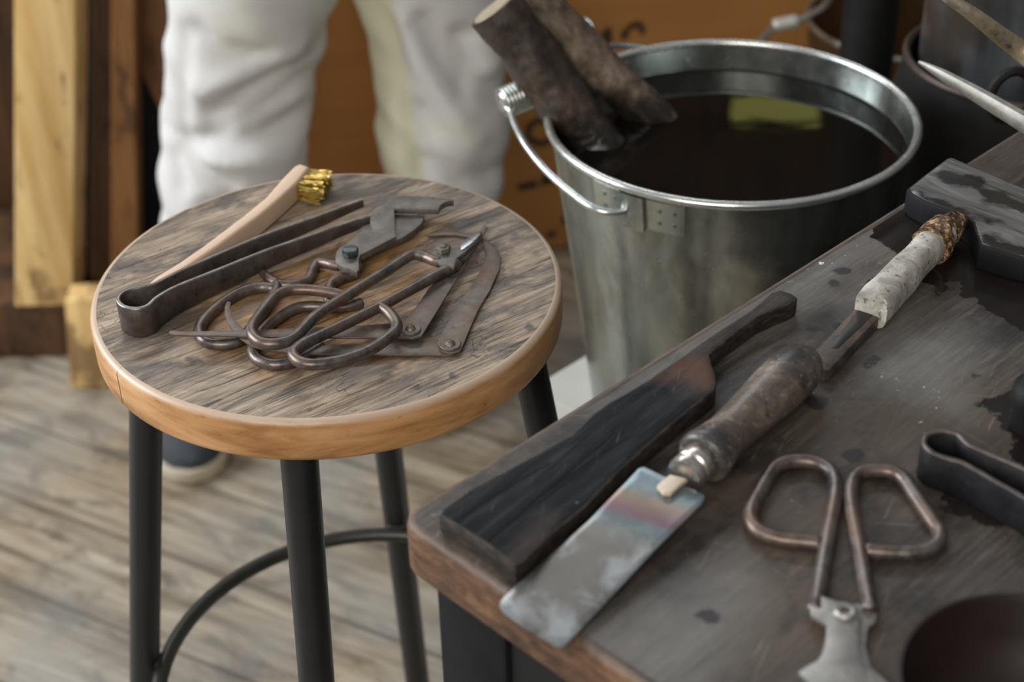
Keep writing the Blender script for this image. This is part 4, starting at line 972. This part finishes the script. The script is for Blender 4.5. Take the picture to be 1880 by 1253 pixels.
# jacks: two tapered steel blades joined by a bow outside the frame
jk = thing('glass_jacks', 'long tapered steel jack blades crossing above the basin from the right', 'jacks', tuple(P(1880, 170, .86)))
j1 = [P(1735, -6, .93), P(1780, 22, .92), P(1830, 60, .905), P(1880, 98, .89), P(1960, 160, .875), P(2080, 250, .85), P(2200, 330, .835)]
j2 = [P(1687, 114, .86), P(1730, 137, .858), P(1800, 177, .853), P(1880, 224, .848), P(1960, 270, .842), P(2080, 325, .835), P(2200, 378, .83)]
finish('blade', tube(j1, [.0030, .0042, .0052, .0062, .007, .007, .006], seg=10, flat=(.8, 1.1)), m_iron('yellow_grey_steel', (.28, .25, .17), (.46, .44, .38), (.50, .32, .10), .6, .40, .85, 60, .56), jk)
finish('blade', tube(j2, [.0012, .0038, .0055, .0066, .0072, .007, .006], seg=10, flat=(.8, 1.1)), m_iron('grey_steel_blade', (.22, .21, .185), (.38, .37, .335), (.2, .14, .1), .4, .48, .8, 60), jk)
bw = [j1[-1], P(2300, 395, .835), P(2340, 440, .835), P(2320, 450, .833), j2[-1]]
finish('spring_bow', tube(bw, .006, seg=10), MS['rod'], jk)
rest = P(2140, 330, .82)
tag(finish('rest_block', box((rest.x, rest.y, ZT+.0055-.0), (.06, .06, .0105), T_ANG, bevel=.001), MS['blackwood']), 'small black block under the jacks just outside the bench view', 'block')
ringp = P(1858, 176, .80)
finish_r = finish('iron_ring', tube([(ringp.x+.016*math.cos(t*2*PI/24), ringp.y, ringp.z+.02*math.sin(t*2*PI/24)) for t in range(24)], .004, closed=True, sub=1, seg=8), MS['soot'], None)
finish_r.location.z = .600; tag(finish_r, 'small black iron ring hanging against the steel container', 'ring')
finish_r.location.z = ringp.z-.024

# unseen glowing pane added on the back wall for the water's yellow-green reflection
gl = bpy.data.materials.new('yellow_green_reflection_glow'); gl.use_nodes = True
e = gl.node_tree.nodes.new('ShaderNodeEmission'); e.inputs[0].default_value = (.62, .60, .16, 1); e.inputs[1].default_value = 1.5
gl.node_tree.links.new(e.outputs[0], gl.node_tree.nodes['Material Output'].inputs[0])
WX, WZ, WW, WH = .60, 1.69, .20, .08
wn = thing('reflection_glow_panel', None, None, (WX, 3.2, WZ)); wn['kind'] = 'structure'
finish('glow_pane', box((WX, 3.205, WZ), (WW, .01, WH), bevel=0), gl, wn)
for dx, dz, a, b in ((0, WH/2+.02, WW+.08, .04), (0, -WH/2-.02, WW+.08, .04), (-WW/2-.02, 0, .04, WH), (WW/2+.02, 0, .04, WH)):
    finish('glow_pane_frame', box((WX+dx, 3.20, WZ+dz), (a, .04, b), bevel=.002), MS['darkwood'], wn)

# ------------------------------------------------------------------ person standing behind the stool (only the legs are in view)
YP = 1.80
def atY(px, py, y=YP):
    x = (px-940)/FPX; yy = -(py-626.5)/FPX; d = CR*x+CU*yy+F0; return Vector((0, 0, HC))+d*(y/d.y)
FOLDS = [([(600, 60), (470, 112), (395, 168)], -.013, .013), ([(560, 60), (450, 95), (380, 120)], .008, .014), ([(585, 112), (480, 162), (385, 208)], -.014, .013), ([(560, 135), (450, 180)], .008, .012),
 ([(575, 180), (450, 212), (350, 222)], -.013, .014), ([(305, 212), (360, 252), (440, 290)], -.016, .013), ([(320, 255), (345, 300)], -.011, .010), ([(560, 240), (470, 235), (400, 232)], .010, .016), ([(575, 305), (470, 312), (395, 335)], -.013, .013), ([(380, 10), (430, 40), (500, 48)], -.010, .012), ([(352, 20), (358, 120), (350, 200)], -.007, .010),
 ([(780, 10), (815, 90), (850, 140)], -.014, .014), ([(740, 10), (780, 90), (830, 160), (870, 230)], .011, .017), ([(850, 40), (870, 130), (930, 172)], -.014, .015), ([(880, 60), (905, 110)], .010, .014), ([(770, 180), (800, 260), (850, 305), (900, 318)], -.013, .014), ([(800, 240), (850, 270)], .009, .013), ([(770, 275), (785, 340)], -.011, .012), ([(716, 10), (745, 150), (765, 300)], -.009, .010)]
def folds(x, z):
    s_ = 0
    for pts, am, w_ in FOLDS_W:
        dm = 9
        for (x0, z0), (x1, z1) in zip(pts[:-1], pts[1:]):
            ex, ez = x1-x0, z1-z0; t = max(0, min(1, ((x-x0)*ex+(z-z0)*ez)/(ex*ex+ez*ez))); dm = min(dm, math.hypot(x-x0-t*ex, z-z0-t*ez))
        s_ += am*math.exp(-(dm/w_)**2)
    return s_
FOLDS_W = [([(atY(*p).x, atY(*p).z) for p in pts], am, w_) for pts, am, w_ in FOLDS]
def legsurf(L, R, bm, depthf=.86, ybase=YP, ph=0):
    """L, R lists of (px,py) silhouettes from top to bottom at equal heights"""
    lw_ = [atY(*p, ybase) for p in L]; rw_ = [atY(*p, ybase) for p in R]
    def xat(lst, z):
        zs = [p.z for p in lst]; xs = [p.x for p in lst]; return float(np.interp(z, zs[::-1], xs[::-1]))
    zt = min(lw_[0].z, rw_[0].z); zbm = max(lw_[-1].z, rw_[-1].z); n = 150; seg = 96; rows = []
    for i in range(n+1):
        z = zbm+(zt-zbm)*i/n; a, b = xat(lw_, z), xat(rw_, z); cx, hw_ = (a+b)/2, (b-a)/2; row = []
        for k in range(seg):
            t = 2*PI*k/seg; x = math.cos(t)*hw_; y = math.sin(t)*hw_*depthf
            nx, ny = math.cos(t), math.sin(t)
            f = mnoise.noise(Vector((x*5+ph, y*6, z*13+x*13)))*.012+(1-abs(mnoise.noise(Vector((x*4+ph, y*5+3, z*24+x*16)))))*.010-.008
            if ny < 0: f += folds(cx+x, z)*min(1, -ny*1.6)
            row.append(bm.verts.new((cx+x+nx*f, ybase+y+ny*f, z)))
        rows.append(row)
    for p, q in zip(rows[:-1], rows[1:]):
        for k in range(seg): bm.faces.new((p[k], p[(k+1) % seg], q[(k+1) % seg], q[k]))
    bm.faces.new(rows[0]); bm.faces.new(rows[-1])
bm = bmesh.new()
legsurf([(330, -430), (312, -190), (310, -60), (304, 0), (306, 70), (310, 130), (305, 180), (296, 215), (290, 240), (290, 300), (292, 350), (298, 400), (300, 520), (290, 640), (288, 760)],
        [(665, -430), (650, -190), (645, -60), (628, 0), (606, 70), (588, 130), (578, 190), (574, 235), (573, 300), (572, 350), (566, 400), (520, 520), (470, 640), (440, 760)], bm)
legsurf([(590, -430), (600, -190), (625, -60), (648, 10), (665, 70), (674, 130), (682, 190), (688, 240), (694, 290), (702, 340), (712, 400), (730, 520), (745, 640), (750, 700)],
        [(915, -430), (930, -190), (934, -60), (932, 30), (936, 90), (940, 140), (938, 190), (930, 240), (920, 290), (912, 340), (905, 400), (900, 520), (905, 640), (900, 700)], bm, ybase=YP+.03, ph=4)
ca, cb_ = atY(470, -150), atY(770, -150); hipz = ca.z+.02; hx = (ca.x+cb_.x)/2
for i, (zz, wx_, wy_) in enumerate([]): pass
hip = bmesh.new()
rows = []
for i in range(16):
    t = i/15; z = hipz-.03+t*.26; wx_ = .235-.05*t-.06*max(0, .25-t)*4; wy_ = .125-.012*t
    rows.append([bm.verts.new((hx+wx_*math.cos(2*PI*k/64), YP+.015+wy_*math.sin(2*PI*k/64), z)) for k in range(64)])
for p, q in zip(rows[:-1], rows[1:]):
    for k in range(64): bm.faces.new((p[k], p[(k+1) % 64], q[(k+1) % 64], q[k]))
bm.faces.new(rows[0]); bm.faces.new(rows[-1]); hip.free()
person = thing('person', 'person in loose white work trousers and dark shoes standing behind the stool', 'person', (hx, YP, 0))
vs_ = [v.co for v in bm.verts]; ccx = (min(v.x for v in vs_)+max(v.x for v in vs_))/2; ccz = (min(v.z for v in vs_)+max(v.z for v in vs_))/2
pA, pB = atY(690, 40), atY(735, 300); sl = (pA.x-pB.x)/(pA.z-pB.z); CREAM = (pA.x-ccx-sl*(pA.z-ccz), sl)
MS['cloth'] = m_cloth()
tr = finish('trousers', bm, MS['cloth'], person)
md = tr.modifiers.new('r', 'REMESH'); md.mode = 'VOXEL'; md.voxel_size = .006; md.use_smooth_shade = True
ms_ = tr.modifiers.new('s', 'SMOOTH'); ms_.factor = .5; ms_.iterations = 3
# body (skin): above the trousers it is out of frame
def skin(name, nodes, edges, mat, parent, sub=2):
    me = bpy.data.meshes.new(name); org = Vector(parent['_w'])
    me.from_pydata([Vector(n[:3])-org for n in nodes], edges, [])
    me.materials.append(mat); o = bpy.data.objects.new(name, me); COL.objects.link(o); o.parent = parent
    o.modifiers.new('k', 'SKIN'); 
    for i, n in enumerate(nodes): me.skin_vertices[0].data[i].radius = (n[3], n[4] if len(n) > 4 else n[3])
    me.skin_vertices[0].data[0].use_root = True
    s_ = o.modifiers.new('s', 'SUBSURF'); s_.levels = sub; s_.render_levels = sub
    me.polygons.foreach_set('use_smooth', [True]*len(me.polygons)); o.modifiers['k'].use_smooth_shade = True
    return o
skinm = simple('skin', (.52, .33, .24), .5, 0, .06, 40, .05)
lf, rf = atY(362, 838, 1.76), atY(800, 800, 1.84)
lf = P(340, 852, .03); rf = Vector((P(806, 770, .03).x, 1.88, .03))
hz = hipz+.14; sz = hz+.46
N_ = [(hx, YP+.01, hz+.05, .10, .07), (hx, YP, hz+.2, .11, .09), (hx, YP+.0, sz-.1, .13, .10), (hx, YP, sz, .09, .08), (hx, YP-.01, sz+.07, .05), (hx, YP-.02, sz+.14, .075, .085), (hx, YP-.02, sz+.24, .082, .09),
      (hx-.17, YP, sz-.02, .055), (hx-.23, YP-.02, sz-.28, .042), (hx-.10, YP-.24, sz-.22, .03), (hx+.17, YP, sz-.02, .055), (hx+.23, YP-.02, sz-.28, .042), (hx+.10, YP-.24, sz-.22, .03),
      (hx-.09, YP+.01, hz-.06, .06), (atY(440, 230).x, YP, .42, .058), (lf.x+.02, YP+.01, .09, .032), (hx+.09, YP+.03, hz-.06, .06), (atY(810, 230).x, YP+.03, .42, .058), (rf.x, YP+.06, .09, .038)]
E_ = [(0, 1), (1, 2), (2, 3), (3, 4), (4, 5), (5, 6), (3, 7), (7, 8), (8, 9), (3, 10), (10, 11), (11, 12), (0, 13), (13, 14), (14, 15), (0, 16), (16, 17), (17, 18)]
skin('body', N_, E_, skinm, person)
skin('shirt', [(n[0], n[1], n[2], n[3]*1.14+.012, (n[4] if len(n) > 4 else n[3])*1.14+.012) for n in (N_[0], N_[1], N_[2], N_[3], N_[7], N_[8], N_[10], N_[11])], [(0, 1), (1, 2), (2, 3), (3, 4), (4, 5), (3, 6), (6, 7)], simple('grey_shirt', (.30, .30, .31), .85, 0, .1, 30), person)
def shoe(c, yaw):
    rt = Matrix.Rotation(yaw, 4, 'Z'); bm = bmesh.new(); rows = []; soles = []
    for i in range(25):
        t = i/24; x = -.135+.27*t
        wd = .034+.014*math.sin(PI*min(1, t*1.05))+(.006 if t > .6 else 0); e = math.sqrt(max(.02, 1-((t-.5)/.505)**8)); wd *= e
        hgt = (.075 if t < .4 else .075-.045*((t-.4)/.6))*(.35+.65*e)
        rows.append((x, wd, hgt))
    def mk(z0, f, sc, nseg=28):
        bm = bmesh.new(); R_ = []
        for x, wd, hgt in rows:
            row = []
            for k in range(nseg):
                t = 2*PI*k/nseg; yy = math.cos(t)*wd*sc; zz = math.sin(t)
                z = z0+(f(hgt)*max(0, zz)**.8 if zz > 0 else -.0)
                row.append(bm.verts.new(Matrix.Translation(c) @ rt @ Vector((x*sc, yy, z+(0 if zz > 0 else zz*.004)))))
            R_.append(row)
        for p, q in zip(R_[:-1], R_[1:]):
            for k in range(nseg): bm.faces.new((p[k], p[(k+1) % nseg], q[(k+1) % nseg], q[k]))
        bm.faces.new(R_[0]); bm.faces.new(R_[-1]); return bm
    up = finish('shoe', mk(.020, lambda h_: h_, 1), simple('dark_slate_canvas', (.035, .04, .05), .8, 0, .15, 60), person)
    ol = [(x*1.05, wd*1.14) for x, wd, h_ in rows]; ol = [(x, y) for x, y in ol]+[(x, -y) for x, y in ol[::-1]]
    w2 = [tuple((Matrix.Translation(c) @ rt @ Vector((x, y, 0))).xy) for x, y in ol]
    finish('sole', plate(w2, .001, .022, .004), simple('beige_rubber_sole', (.42, .36, .27), .6, 0, .1, 60), up)
shoe(Vector((P(312, 815, .02).x, P(312, 815, .02).y+.07, 0)), -PI/2+.35)
shoe(Vector((rf.x, rf.y-.02, 0)), -PI/2-.2)
for o in bpy.data.objects:
    if '_w' in o: del o['_w']
